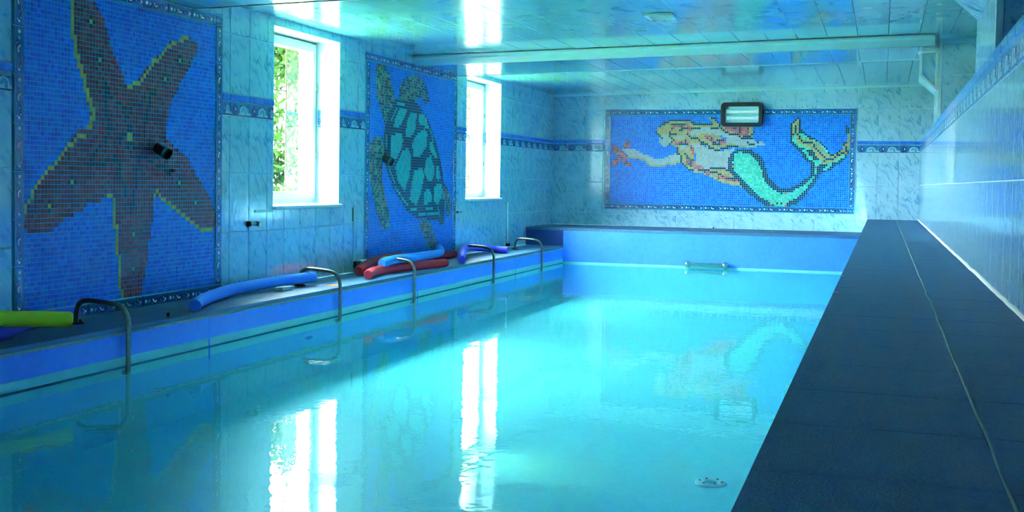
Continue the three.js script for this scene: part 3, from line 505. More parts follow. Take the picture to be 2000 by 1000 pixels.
function tesserae(grid) { // local: x right, y down from the top left corner, face towards +z
  const nr = grid.length, nc = grid[0].length, n = nr * nc, pos = new Float32Array(n * 60), nor = new Float32Array(n * 60), col = new Float32Array(n * 60), idx = new Uint32Array(n * 30);
  let v = 0, t = 0;
  const c8 = [], c = new THREE.Color();
  for (let r = 0; r < nr; r++) for (let q = 0; q < nc; q++) {
    const k = LINPAL[grid[r][q]]; c.copy(k[Math.floor(rnd() * k.length)]).multiplyScalar(0.9 + 0.2 * rnd());
    const h = 0.0095, x = (q + 0.5) * P + (rnd() - 0.5) * 0.0006, y = -(r + 0.5) * P + (rnd() - 0.5) * 0.0006, z = 0.0014 + rnd() * 0.0004, tx = (rnd() - 0.5) * 0.008, ty = (rnd() - 0.5) * 0.008, i = h - 0.0006;
    const F = [[-i, -i], [i, -i], [i, i], [-i, i]], B = [[-h, -h], [h, -h], [h, h], [-h, h]];
    const face = (pts, nn) => { const s = v; for (const p of pts) { pos.set(p, v * 3); nor.set(nn, v * 3); col.set([c.r, c.g, c.b], v * 3); v++; } idx.set([s, s + 1, s + 2, s, s + 2, s + 3], t); t += 6; };
    const fp = F.map(([a, b]) => [x + a, y + b, z + a * tx + b * ty]), bp = B.map(([a, b]) => [x + a, y + b, 0]);
    const l = Math.hypot(tx, ty, 1); face(fp, [-tx / l, -ty / l, 1 / l]);
    const S = [[0, -1], [1, 0], [0, 1], [-1, 0]];
    for (let e = 0; e < 4; e++) { const f = (e + 1) % 4; face([bp[e], bp[f], fp[f], fp[e]], [S[e][0] * 0.96, S[e][1] * 0.96, 0.28]); }
  }
  const g = new THREE.BufferGeometry(); g.setAttribute('position', new THREE.BufferAttribute(pos, 3)); g.setAttribute('normal', new THREE.BufferAttribute(nor, 3)); g.setAttribute('color', new THREE.BufferAttribute(col, 3)); g.setIndex(new THREE.BufferAttribute(idx, 1));
  return g;
}
function mural(name, label, nc, nr, ops, shape, at, turn) { // at: top left corner of the picture
  const o = thing(name, label, 'mural'); o.position.set(...at); o.rotation.y = turn;
  const W = nc * P, H = nr * P, B = 0.063;
  part(o, 'grout_bed', bx(-B, W + B, -H - B, B, -0.0018, 0.0022), M.mosaicGrout);
  const t = part(o, 'tesserae', tesserae(paint(nc, nr, ops, shape)), M.mosaic); t.userData.kind = 'stuff'; t.position.z = 0.001;
  const len = (L) => { const list = []; for (let s = L % 0.2 > 0.06 ? -(0.2 - L % 0.2) / 2 : 0; s < L - 0.001; s += 0.2) list.push([Math.max(0, s), Math.min(L, s + 0.2)]); return list.filter(([a, b]) => b - a > 0.01); };
  for (const [a, b] of len(W)) for (const y of [B / 2, -H - B / 2]) part(o, 'border_tile', slab(+(b - a - 0.003).toFixed(3), B - 0.004, 0.009, 0.002, 0, true), M.border, [(a + b) / 2, y, 0.001]);
  for (const [a, b] of len(H)) for (const x of [-B / 2, W + B / 2]) part(o, 'border_tile', slab(+(b - a - 0.003).toFixed(3), B - 0.004, 0.009, 0.002, 0, true), M.border, [x, -(a + b) / 2, 0.001], [0, 0, x < 0 ? -Math.PI / 2 : -Math.PI / 2]);
  for (const x of [-B / 2, W + B / 2]) for (const y of [B / 2, -H - B / 2]) part(o, 'border_tile', slab(B - 0.004, B - 0.004, 0.009, 0.002, 0, true), M.border, [x, y, 0.001]);
  return o;
}
const STAR = { s0: 3.879, y1: 1.6115, nc: 69, nr: 67 }, TURT = { s0: 7.229, y1: 1.626, nc: 79, nr: 68 }, MERM = { s0: -2.768, y1: 1.5235, nc: 118, nr: 45 };
const hole = (m) => [m.s0 - 0.066, m.s0 + m.nc * P + 0.066, m.y1 - m.nr * P - 0.066, m.y1 + 0.066];

// ================================================================= the room
const TILT = 0.0;
// ---- left wall with window openings; s = -z
{
  const sh = new THREE.Shape([[-ZF, -1.3], [-ZB + 0.3, -1.3], [-ZB + 0.3, 1.95], [-ZF, 1.95]].map((p) => new THREE.Vector2(...p)));
  for (const w of WIN) sh.holes.push(new THREE.Path([[-w.z0, w.y0 - 0.02], [-w.z0, w.y1 + 0.015], [-w.z1, w.y1 + 0.015], [-w.z1, w.y0 - 0.02]].map((p) => new THREE.Vector2(...p))));
  const g = new THREE.ExtrudeGeometry(sh, { depth: OUT, bevelEnabled: false });
  g.rotateY(Math.PI / 2); g.translate(XL - OUT - 0.003, 0, 0);
  const wall = struct('wall_left', g, M.grout, 'left wall of pale blue marbled tiles with two windows and two murals', 'wall');
  const holes = [...WIN.map((w) => [-w.z0, -w.z1, w.y0 - 0.0, w.y1]), hole(STAR), hole(TURT)];
  layTiles(wall, -ZF, -ZB, 0.053 - 0.2 * 30, ROWS, holes, (s, y) => [XL - 0.003, y, -s], Math.PI / 2, (s) => s > 3.3);
  // outer face: pale rendered brick
  const og = new THREE.ShapeGeometry(sh); og.rotateY(-Math.PI / 2); og.translate(XL - OUT - 0.004, 0, 0);
  part(wall, 'outer_render', og, new THREE.MeshStandardMaterial({ color: 0xd9c4bc, roughness: 0.95, side: THREE.DoubleSide }));
}
// ---- back wall; s = x
{
  const wall = struct('wall_back', bx(XL - 0.3, 1.6, -1.3, 1.95, ZB - 0.3, ZB - 0.003), M.grout, 'far end wall of pale blue marbled tiles behind the pool', 'wall');
  layTiles(wall, XL, 1.2, -0.253, [[HB, 0.471], [0.475, 0.81], [0.814, 1.143], [1.266, 1.582], [1.586, 1.86]], [hole(MERM)], (s, y) => [s, y, ZB - 0.003], 0, () => true);
}
// ---- right wall: tiled parapet with a band on top, two piers above it, a recess behind them
{
  const wall = struct('wall_right', mergeGeometries([plain(bx(XR + 0.003, 1.25, -1.3, BT - 0.004, ZB - 0.0, ZF)), plain(bx(1.1, 1.3, BT, 1.95, ZB, ZF))]), M.grout, 'right wall with glossy tiled parapet, blue band and tiled piers', 'wall');
  layTiles(wall, ZB, ZF, ZB + 0.05, [[HR, 0.828], [0.832, 1.143]], [], (s, y) => [XR + 0.003, y, s], -Math.PI / 2, (s) => s < -2.6);
  part(wall, 'coping', bx(XR + 0.004, 1.12, BT - 0.01, BT - 0.001, ZB, ZF), M.tile);
  part(wall, 'recess_lining', bx(1.09, 1.1, BT, CEIL + 0.05, ZB, ZF), M.tile);
  for (const [z0, z1] of [[-8.92, -8.33], [-4.95, -4.09]]) {
    const pier = part(wall, 'pier', bx(XR + 0.006, 1.1, BT - 0.005, 1.95, z0 + 0.003, z1 - 0.003), M.grout);
    // pool-side face and the face towards the camera
    for (let a = z0; a < z1 - 0.02; a += 0.2) for (const [c, d] of [[BT + 0.003, 1.49], [1.494, 1.86]]) { const b = Math.min(z1, a + 0.2); part(pier, 'wall_tile', slab(+(b - a - 0.003).toFixed(3), +(d - c).toFixed(3), 0.005, 0.002, 1), M.tile, [XR + 0.005, (c + d) / 2, (a + b) / 2], [0, -Math.PI / 2, 0]); }
    for (let a = XR + 0.02; a < 1.05; a += 0.25) for (const [c, d] of [[BT + 0.003, 1.582], [1.586, 1.86]]) part(pier, 'wall_tile', slab(0.247, +(d - c).toFixed(3), 0.005, 0.002, 2), M.tile, [a + 0.125, (c + d) / 2, z1 - 0.004], [0, 0, 0]);
    part(pier, 'corner_trim', bx(XR - 0.002, XR + 0.02, BT, 1.86, z1 - 0.018, z1 + 0.004), M.whiteTrim);
    part(pier, 'cornice', bx(XR + 0.02, 1.09, CEIL + 0.005, CEIL + 0.045, z1 - 0.002, z1 + 0.018), M.cornice);
  }
}
// ---- wall behind the camera
struct('wall_front', bx(XL - 0.3, 1.3, -1.3, 1.95, ZF, ZF + 0.2), M.tile, 'tiled end wall behind the camera', 'wall');

// ---- corbels under the ends of the beams
for (const [z1, len, lab] of [[-8.33, 0.5, 'tiled corbel with white corner trims under the far beam'], [-4.09, 0.8, 'tiled corbel with white corner trims under the near beam']]) {
  const o = thing('beam_corbel', lab, 'corbel'); o.position.set(XR, 0, z1);
  const prof = [[-0.115, SOFFIT + 0.045], [-0.115, 1.578], [-0.004, 1.478], [0.0, 1.478], [0.0, SOFFIT + 0.045]];
  const g = new THREE.ExtrudeGeometry(new THREE.Shape(prof.map((p) => new THREE.Vector2(...p))), { depth: len, bevelEnabled: false }); g.translate(0, 0, -len);
  metreUV(g); part(o, 'body', g, M.tile);
  const bars = []; const pts = prof.slice(0, 3).map(([a, b]) => [a, b]);
  const strip = (a, b, w) => { const dx = b[0] - a[0], dy = b[1] - a[1], L = Math.hypot(dx, dy), q = rbox(w, L + w * 0.6, 0.014, 0.003, 1); q.rotateZ(Math.atan2(-dx, dy)); q.translate((a[0] + b[0]) / 2, (a[1] + b[1]) / 2, 0.003); return q; };
  for (const [a, b] of [[pts[0], pts[1]], [pts[1], pts[2]], [[-0.01, 1.478], [-0.01, SOFFIT + 0.04]], [[-0.115, SOFFIT + 0.022], [-0.01, SOFFIT + 0.028]]]) part(o, 'edge_trim', strip(a, b, 0.018), M.whiteTrim);
  part(o, 'edge_trim', rbox(0.03, 0.03, 0.02, 0.004, 1), M.whiteTrim, [-0.12, SOFFIT + 0.022, 0.003], [0, 0, 0.8]);
  part(o, 'edge_trim', rbox(0.03, 0.035, 0.02, 0.004, 1), M.whiteTrim, [-0.015, SOFFIT + 0.036, 0.003], [0, 0, 0.6]);
}

// ---- ceiling of long glossy boards, with two shallow boxed beams
const BEAMS = [[-5.12, -4.12], [-8.90, -8.02]];
{
  const ceil = struct('ceiling', bx(XL - 0.3, 1.3, CEIL + 0.012, CEIL + 0.2, ZB - 0.3, ZF + 0.2), M.dark, 'low ceiling of glossy pale blue plastic boards', 'ceiling');
  ceil.rotation.z = 0.019; ceil.position.y = 0.0285; // it slopes up a little towards the right
  const bays = [[BEAMS[0][1], ZF], [BEAMS[1][1], BEAMS[0][0]], [ZB, BEAMS[1][0]]], pitch = 0.195, joint = -0.148;
  for (const [z0, z1] of bays) for (let k = -17; joint + k * pitch < 1.1; k++) {
    const a = Math.max(XL, joint + k * pitch + 0.001), b = Math.min(1.1, joint + (k + 1) * pitch - 0.001); if (b - a < 0.01) continue;
    const g = slab(+(b - a).toFixed(3), +(z1 - z0).toFixed(3), 0.008, 0.0025, Math.floor(rnd() * 5));
    part(ceil, 'ceiling_board', g, M.ceiling, [(a + b) / 2, CEIL + 0.008, (z0 + z1) / 2], [Math.PI / 2, 0, 0]);
  }
  for (const [z0, z1] of BEAMS) for (const [a, b] of [[XR - 0.004, 0.55], [0.552, 0.8], [0.802, 1.1]]) part(ceil, 'ceiling_board', slab(b - a, z1 - z0, 0.008, 0.0025, 3), M.ceiling, [(a + b) / 2, CEIL + 0.008, (z0 + z1) / 2], [Math.PI / 2, 0, 0]);
  for (const [z0, z1] of BEAMS) {
    const x1 = XR - 0.006;
    const beam = part(ceil, 'beam', bx(XL, x1, SOFFIT + 0.006, CEIL + 0.02, z0 + 0.003, z1 - 0.003), M.cornice);
    for (let k = -17; joint + k * pitch < x1; k++) { const a = Math.max(XL, joint + k * pitch + 0.001), b = Math.min(x1, joint + (k + 1) * pitch - 0.001); if (b - a < 0.02) continue; part(beam, 'soffit_board', slab(+(b - a).toFixed(3), +(z1 - z0 - 0.004).toFixed(3), 0.006, 0.002, Math.floor(rnd() * 5)), M.ceiling, [(a + b) / 2, SOFFIT + 0.006, (z0 + z1) / 2], [Math.PI / 2, 0, 0]); }
    // coved cornice along the near face, dark gap above it
    const cove = new THREE.Shape([[0, CEIL - 0.006], [0.034, CEIL - 0.006], [0.034, CEIL - 0.02], [0.022, CEIL - 0.035], [0.016, CEIL - 0.055], [0.012, SOFFIT - 0.004], [0, SOFFIT - 0.004]].map((p) => new THREE.Vector2(-p[0], p[1])));
    const cg = new THREE.ExtrudeGeometry(cove, { depth: x1 - XL - 0.002, bevelEnabled: false }); cg.rotateY(Math.PI / 2); cg.translate(XL + 0.001, 0, z1 - 0.003); part(beam, 'cornice', cg, M.cornice);
    part(beam, 'edge_strip', bx(XL, x1, SOFFIT - 0.004, SOFFIT + 0.01, z0 - 0.004, z0 + 0.008), M.cornice);
    part(beam, 'end_strip', bx(XL, XL + 0.03, SOFFIT - 0.026, SOFFIT + 0.004, z0 - 0.002, z1 + 0.01), M.whiteTrim);
  }
  // cornice between wall and ceiling
  for (const [z0, z1] of bays) { const s = new THREE.Shape([[0, 0], [0.03, 0], [0.03, -0.006], [0.018, -0.014], [0.01, -0.03], [0.004, -0.034], [0, -0.034]].map((p) => new THREE.Vector2(...p))); const g = new THREE.ExtrudeGeometry(s, { depth: z1 - z0, bevelEnabled: false }); g.translate(XL + 0.003, CEIL, z0); part(ceil, 'cornice', g, M.cornice); }
  part(ceil, 'cornice', bx(XL, 1.1, CEIL - 0.022, CEIL, ZB + 0.003, ZB + 0.024), M.cornice);
}
// ---- air vent in the ceiling
{
  const o = thing('ceiling_vent', 'small rectangular white vent frame set in the glossy ceiling boards', 'vent'); o.position.set(-1.26, CEIL, -6.6);
  const f = (a, b, c, d) => bx(a, b, -0.012, 0.0, c, d);
  part(o, 'frame', [f(-0.08, 0.08, -0.095, -0.07), f(-0.08, 0.08, 0.07, 0.095), f(-0.08, -0.055, -0.07, 0.07), f(0.055, 0.08, -0.07, 0.07)], M.whiteTrim);
  for (let k = 0; k < 5; k++) part(o, 'slat', rbox(0.11, 0.003, 0.02, 0.001, 1), M.whiteTrim, [0, -0.006, -0.054 + k * 0.027], [0.6, 0, 0]);
}

// ---- window reveals, frames, sills, panes
WIN.forEach((w, n) => {
  const win = struct('window_' + (n + 1), null, null, n === 0 ? 'white plastic window with garden leaves outside, between the starfish and turtle murals' : 'white plastic window nearest the far end wall', 'window');
  const zc = (w.z0 + w.z1) / 2, W = w.z0 - w.z1, yc = (w.y0 + w.y1) / 2, H = w.y1 - w.y0, xg = XL - GLASS;
  win.position.set(XL, 0, zc);
  const g = -GLASS, a = W / 2, f = 0.062, d = 0.06;
  const ring = (x0, x1, hw, y0, y1, t) => [bx(x0, x1, y0, y0 + t, -hw, hw), bx(x0, x1, y1 - t, y1, -hw, hw), bx(x0, x1, y0 + t, y1 - t, -hw, -hw + t), bx(x0, x1, y0 + t, y1 - t, hw - t, hw)];
  part(win, 'reveal', [bx(-OUT, 0.0, w.y1, w.y1 + 0.014, -a, a), bx(-OUT, 0, w.y0 - 0.02, w.y1 + 0.014, -a - 0.001, -a + 0.008), bx(-OUT, 0, w.y0 - 0.02, w.y1 + 0.014, a - 0.008, a + 0.001)], new THREE.MeshPhysicalMaterial({ color: 0xc8d8e2, roughness: 0.3 }));
  part(win, 'frame', [...ring(g - d, g - 0.03, a - 0.008, w.y0 + 0.002, w.y1, 0.044), ...ring(g - 0.03, g, a - 0.018, w.y0 + 0.014, w.y1 - 0.011, 0.03)], M.pvc); // the front half is stepped back from the reveal
  part(win, 'sash', ring(g - d + 0.005, g + 0.012, a - 0.036, w.y0 + 0.04, w.y1 - 0.028, 0.04), M.pvc);
  part(win, 'glazing_bead', ring(g - 0.03, g - 0.02, a - 0.073, w.y0 + 0.077, w.y1 - 0.065, 0.005), M.seal);
  const pg = new THREE.PlaneGeometry(2 * (a - 0.07), H - 0.14); pg.rotateY(Math.PI / 2); pg.translate(g - 0.025, yc + 0.006, 0); part(win, 'pane', pg, M.glass);
  part(win, 'sill', rbox(GLASS + 0.03, 0.022, W + 0.004, 0.006), M.pvc, [-GLASS / 2 + 0.014, w.y0 - 0.01, 0]);
  part(win, 'outer_sill', bx(-OUT - 0.03, g - 0.04, w.y0 - 0.022, w.y0 - 0.006, -a, a), M.pvc);
  for (const s of [-1, 1]) { // the band runs into the reveal
    part(win, 'band_strip', slab(0.15, BT - BM - 0.004, 0.006, 0.002, 0), M.cobalt, [-0.078, (BT + BM) / 2, s * (a - 0.008)], [0, s > 0 ? Math.PI : 0, 0]);
    part(win, 'band_tile', slab(0.15, BM - BB, 0.005, 0.002, 0, true), M.band, [-0.078, (BM + BB) / 2, s * (a - 0.008)], [0, s > 0 ? Math.PI : 0, 0]);
  }
  if (n < 2) for (const yy of [0.3, 0.72]) part(win, 'hinge', cyl(0.006, 0.04, 10), M.steel, [g + 0.014, w.y0 + H * yy, -a + 0.03]);
});
// ---- security grilles in the outer openings
WIN.slice(0, 2).forEach((w, n) => {
  const o = thing('window_grille', n ? 'rusty yellow bar grille outside the window nearest the end wall' : 'rusty yellow bar grille outside the window with garden leaves', 'grille', 'bar grilles outside the windows');
  const zc = (w.z0 + w.z1) / 2; o.position.set(XL - 0.275, 0, zc);
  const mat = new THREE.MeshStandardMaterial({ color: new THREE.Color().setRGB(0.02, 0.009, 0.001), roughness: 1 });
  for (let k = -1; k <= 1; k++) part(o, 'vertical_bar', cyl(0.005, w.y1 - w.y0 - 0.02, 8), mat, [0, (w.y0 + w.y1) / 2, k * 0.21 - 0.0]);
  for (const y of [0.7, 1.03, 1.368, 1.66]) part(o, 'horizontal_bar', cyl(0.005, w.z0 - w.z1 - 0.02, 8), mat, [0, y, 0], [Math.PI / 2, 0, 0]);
});

// ---- outdoors
struct('ground', bx(-60, XL - OUT - 0.01, -1.3, -0.35, -70, 40), new THREE.MeshStandardMaterial({ map: rep(dataTex(256, 256, (u, v) => mix([96, 132, 60], [140, 168, 84], nB(u, v) * 0.5 + nD(u, v) * 0.5).map(clamp8), true), 0.5), roughness: 1 }), 'lawn outside the windows', 'ground');
const leafShape = new THREE.Shape(); leafShape.moveTo(0, 0); leafShape.quadraticCurveTo(0.03, 0.035, 0, 0.1); leafShape.quadraticCurveTo(-0.03, 0.035, 0, 0);
const leafGeo = new THREE.ShapeGeometry(leafShape, 4);
function tree(label, at, height, radius, count, seed, hue) {
  const r = rng(seed), o = thing('garden_tree', label, 'tree', 'garden trees outside the windows'); o.position.set(...at);
  part(o, 'trunk', cyl(0.09, height * 0.75, 10, 0.04), new THREE.MeshStandardMaterial({ color: 0x6a5844, roughness: 0.95 }), [0, height * 0.375, 0]);
  const branches = []; for (let k = 0; k < 9; k++) { const a = k * 2.4, y = height * (0.25 + 0.06 * k); branches.push(tube([[0, y, 0], [Math.cos(a) * radius * 0.4, y + 0.25, Math.sin(a) * radius * 0.4], [Math.cos(a) * radius * 0.8, y + 0.6, Math.sin(a) * radius * 0.8]], 0.018, 8, 6)); }
  part(o, 'branches', branches, new THREE.MeshStandardMaterial({ color: 0x6a5844, roughness: 0.95 }));
  const mat = new THREE.MeshPhysicalMaterial({ color: 0xffffff, roughness: 1, specularIntensity: 0, transmission: 0.35, thickness: 0, side: THREE.DoubleSide });
  const im = new THREE.InstancedMesh(leafGeo, mat, count); im.name = 'foliage'; im.userData.kind = 'stuff';
  const clumps = []; for (let k = 0; k < 34; k++) { const a = r() * 6.283, y = height * (0.1 + 0.9 * r()), rr = radius * Math.sqrt(r()) * Math.sin(Math.PI * Math.min(0.98, Math.max(0.18, y / height))); clumps.push([Math.cos(a) * rr, y, Math.sin(a) * rr, 0.22 + 0.3 * r()]); }
  const m4 = new THREE.Matrix4(), q = new THREE.Quaternion(), e = new THREE.Euler(), c = new THREE.Color();
  for (let k = 0; k < count; k++) {
    const cl = clumps[Math.floor(r() * clumps.length)], a = r() * 6.283, b = Math.acos(2 * r() - 1), s = cl[3] * Math.cbrt(r());
    e.set(r() * 6.3, r() * 6.3, r() * 6.3); q.setFromEuler(e); const sc = 0.8 + r() * 0.9;
    m4.compose(new THREE.Vector3(cl[0] + s * Math.sin(b) * Math.cos(a), cl[1] + s * Math.cos(b), cl[2] + s * Math.sin(b) * Math.sin(a)), q, new THREE.Vector3(sc, sc, sc)); im.setMatrixAt(k, m4);
    const lv = 0.5 + r(); c.setRGB(hue * lv * (0.8 + 0.4 * r()), 0.018 * lv, 0.0035 * lv); im.setColorAt(k, c);
  }
  o.add(im); return o;
}
tree('leafy green garden tree seen through the window beside the starfish mural', [-7.2, -0.35, -12.9], 3.1, 1.2, 6500, 31, 0.008);
tree('yellow green garden bush at the edge of the window nearest the end wall', [-6.6, -0.35, -17.2], 2.6, 0.9, 3500, 32, 0.012);

// ---- pool: basin, ledges, deck, water
{
  const basin = struct('pool_basin', null, null, 'pool basin lined in blue above and pale turquoise below the water', 'pool');
  const wl = 0.042, bot = -DEPTH;
  part(basin, 'floor_liner', bx(XP - 0.1, XD + 0.1, bot - 0.1, bot, ZE - 0.1, ZF - 0.3), M.liner);
  part(basin, 'wall_liner', bx(XP - 0.1, XP, bot, wl, ZE, ZF - 0.3), M.liner);
  part(basin, 'wall_liner', bx(XD, XD + 0.1, bot, wl, ZE, ZF - 0.3), M.liner);
  part(basin, 'wall_liner', bx(XP, XD, bot, 0.014, ZE - 0.1, ZE), M.liner);
  part(basin, 'wall_liner', bx(XP, XD, bot, wl, ZF - 0.3, ZF - 0.2), M.liner);
  part(basin, 'blue_frieze', bx(XP - 0.1, XP, wl, HL - 0.024, ZE, ZF - 0.3), M.frieze);
  part(basin, 'blue_frieze', bx(XP, XD, HL - 0.02, HB - 0.024, ZE - 0.1, ZE), M.frieze);
  part(basin, 'navy_end_panel', bx(XL, XP, HL - 0.02, HB - 0.024, ZE - 0.1, ZE), new THREE.MeshPhysicalMaterial({ color: 0x0a3274, roughness: 0.4 }));
  part(basin, 'blue_frieze', bx(XP, XD, 0.014, HL - 0.02, ZE - 0.1, ZE), M.frieze);
  part(basin, 'blue_frieze', bx(XD + 0.004, XD + 0.1, wl, HR - 0.03, ZE, ZF - 0.3), M.frieze);
  for (const z of [-4.66, -7.2, -9.4]) part(basin, 'liner_seam', bx(XP - 0.001, XP + 0.0012, -0.06, HL - 0.024, z - 0.006, z + 0.006), M.frieze);
  part(basin, 'waterline_bead', bx(XP - 0.001, XP + 0.003, -0.006, 0.004, ZE, ZF - 0.3), new THREE.MeshStandardMaterial({ color: 0x1c6a84, roughness: 0.7 }));
}
function paving(name, label, x0, x1, z0, z1, top, cols, pitch, phase, seen, lip, inset) {
  const [i0, i1, i2, i3] = inset, o = struct(name, bx(x0 + i0, x1 - i1, top - 0.035, top - 0.0045, z0 + i2, z1 - i3), M.dark, label, 'deck');
  const rest = [];
  for (let c = 0; c < cols.length - 1; c++) for (let k = Math.floor((z0 - phase) / pitch); k * pitch + phase < z1; k++) {
    const a = Math.max(z0, k * pitch + phase + (c ? 0.004 : 0)), b = Math.min(z1, (k + 1) * pitch + phase + (c ? 0.004 : 0)); if (b - a < 0.02) continue;
    const gl = c ? 0.0025 : 0, gr = c < cols.length - 2 ? 0.0025 : 0;
    const w = cols[c + 1] - cols[c] - gl - gr, l = b - a - 0.0045, x = (cols[c] + gl + cols[c + 1] - gr) / 2, t = 0.006 + rnd() * 0.0016;
    const g = slab(+w.toFixed(3), +l.toFixed(3), 0.007, 0.0004, Math.floor(rnd() * 5));
    const tilt = (rnd() - 0.5) * 0.004;
    if (seen((a + b) / 2)) part(o, 'deck_tile', g, M.deck, [x, top - 0.007, (a + b) / 2], [-Math.PI / 2 + tilt, 0, 0]);
    else { const q = g.clone(); q.rotateX(-Math.PI / 2); q.translate(x, top - 0.007, (a + b) / 2); rest.push(q); }
  }
  if (rest.length) part(o, 'deck_tile', rest, M.deck).userData.kind = 'stuff';
  if (lip) for (const [a, b, c, d] of lip) part(o, 'edge_tile', bx(a, b, top - 0.026, top - 0.001, c, d), M.deck);
  return o;
}
paving('deck_right', 'dark anthracite tiled deck along the right side of the pool', XD, XR, ZB, ZF, HR, [XD, XG, XR], 0.2765, -1.305 + 0.2765 * 20, (z) => z < -1.0, [[XD - 0.003, XD + 0.02, ZB, ZF]], [0.021, 0.002, 0, 0]);
{
  const d = scene.getObjectByName('deck_right'), pts = [], r = rng(77);
  for (let z = ZB + 0.02; z < 0; z += 0.11) pts.push([XG + (r() - 0.5) * 0.003, HR - 0.0025 + r() * 0.002, z]);
  part(d, 'grout_bead', tube(pts, 0.0028, 240, 6), new THREE.MeshStandardMaterial({ map: M.deckGrout.map, color: 0xffffff, roughness: 0.9 }));
  const sp = []; for (let z = ZB + 0.02; z < 0; z += 0.13) sp.push([XR - 0.002, HR + 0.001 + r() * 0.004, z]);
  part(d, 'wall_joint', tube(sp, 0.0075, 220, 6), new THREE.MeshStandardMaterial({ color: 0xe2dcd0, roughness: 0.8 }));
}
const ledge = paving('ledge_left', 'dark tiled ledge under the murals and windows', XL, XP, ZE, ZF, HL, [XL, XP], 0.3, -3.45, (z) => z < -3.0, [[XP - 0.03, XP + 0.006, ZE, ZF]], [0.002, 0.031, 0, 0]);
part(ledge, 'edge_strip', bx(XP + 0.001, XP + 0.009, HL - 0.03, HL - 0.02, ZE, ZF), M.deckGrout);
paving('ledge_back', 'dark tiled ledge below the mermaid mural', XL, XD, ZB, ZE, HB, [XL, -2.6, -1.8, -1.0, XD], 0.31, ZB, () => true, [[XL, XD, ZE - 0.03, ZE + 0.006]], [0.002, 0.002, 0, 0.031]);
{
  const g = bx(XP - 0.004, XD + 0.004, -DEPTH - 0.004, 0, ZE - 0.004, ZF - 0.296);
  const uv = g.attributes.uv; for (let i = 0; i < uv.count; i++) uv.setXY(i, uv.getX(i) / 1.1, uv.getY(i) / 1.1);
  const w = new THREE.Mesh(g, M.water); w.name = 'pool_water'; scene.add(w); w.userData = { label: 'clear turquoise water filling the pool, mirroring the windows', category: 'water', kind: 'stuff' };
}
// pool fittings under water
{
  const o = thing('floor_drain', 'round pale drain ring on the pool floor under water', 'drain'); o.position.set(-0.576, -DEPTH, -4.19); o.scale.setScalar(0.75);
  const rg = new THREE.LatheGeometry([[0.03, 0.002], [0.033, 0.008], [0.06, 0.012], [0.078, 0.006], [0.08, 0]].map((p) => new THREE.Vector2(...p)), 40); part(o, 'ring', rg, M.pvc);
  part(o, 'grate', cyl(0.034, 0.004, 30), new THREE.MeshStandardMaterial({ color: 0x2a8a96, roughness: 0.6 }), [0, 0.003, 0]);
  for (let k = 0; k < 6; k++) part(o, 'screw', cyl(0.006, 0.004, 8), M.black, [0.055 * Math.cos(k * 1.047), 0.0125, 0.055 * Math.sin(k * 1.047)]);
  const i = thing('wall_inlet', 'oval water inlet on the left pool wall just under water', 'inlet'); i.position.set(XP, -0.082, -5.64); i.rotation.z = -Math.PI / 2;
  part(i, 'ring', rg.clone().scale(0.3, 0.5, 1.25), M.liner); part(i, 'nozzle', cyl(0.05, 0.004, 24).scale(0.22, 1, 0.8), new THREE.MeshStandardMaterial({ color: 0x2a7fa0, roughness: 0.5 }), [0, 0.004, 0]);  // inlet shape flattened and raised to imitate refraction at the surface
}

// ================================================================= murals
mural('starfish_mural', 'large glass mosaic of a dark red starfish on blue ground', STAR.nc, STAR.nr, ART.star, 'star', [XL - 0.001, STAR.y1, -STAR.s0], Math.PI / 2);
mural('turtle_mural', 'glass mosaic of a green shelled sea turtle on blue ground', TURT.nc, TURT.nr, ART.turtle, 'turtle', [XL - 0.001, TURT.y1, -TURT.s0], Math.PI / 2);
mural('mermaid_mural', 'wide glass mosaic of a swimming mermaid with green tail on blue ground', MERM.nc, MERM.nr, ART.mermaid, 'mermaid', [MERM.s0, MERM.y1, ZB - 0.001], 0);

// ================================================================= things
// ---- grab rails over the left ledge
const RAILS = [[-4.02, 'grab rail in front of the starfish mural'], [-5.98, 'grab rail under the garden window at the free end of the blue noodle'], [-7.09, 'grab rail standing among the red noodles'], [-8.74, 'grab rail straddled by the bent purple noodle'], [-10.12, 'grab rail beside the far end ledge']];
for (const [z, lab] of RAILS) {
  const o = thing('grab_rail', 'bent steel ' + lab, 'rail', 'steel grab rails along the left ledge'); o.position.set(0, 0, z);
  const xb = -3.262, xf = XP + 0.024, top = 0.272, R = 0.05, pts = [[xb, HL - 0.005, 0], [xb, HL + 0.03, 0], [xb + 0.004, top - 0.045, 0], [xb + 0.018, top - 0.014, 0], [xb + 0.05, top, 0], [xb + 0.1, top, 0], [xf - 0.075, top - 0.008, 0], [xf - 0.03, top - 0.024, 0], [xf - 0.006, top - 0.06, 0], [xf, top - 0.1, 0], [xf, 0.1, 0], [xf, 0.02, 0], [xf - 0.002, -0.006, 0], [xf - 0.01, -0.02, 0], [XP - 0.006, -0.026, 0]];
  part(o, 'tube', tube(pts, 0.0108, 90, 16, 0.5), M.oldSteel);
  part(o, 'flange', cyl(0.034, 0.008, 24, 0.03), M.rust, [xb, HL + 0.003, 0]);
  for (const s of [-1, 1]) part(o, 'bolt', cyl(0.007, 0.012, 8), M.rust, [xb, HL + 0.01, s * 0.024]);
}
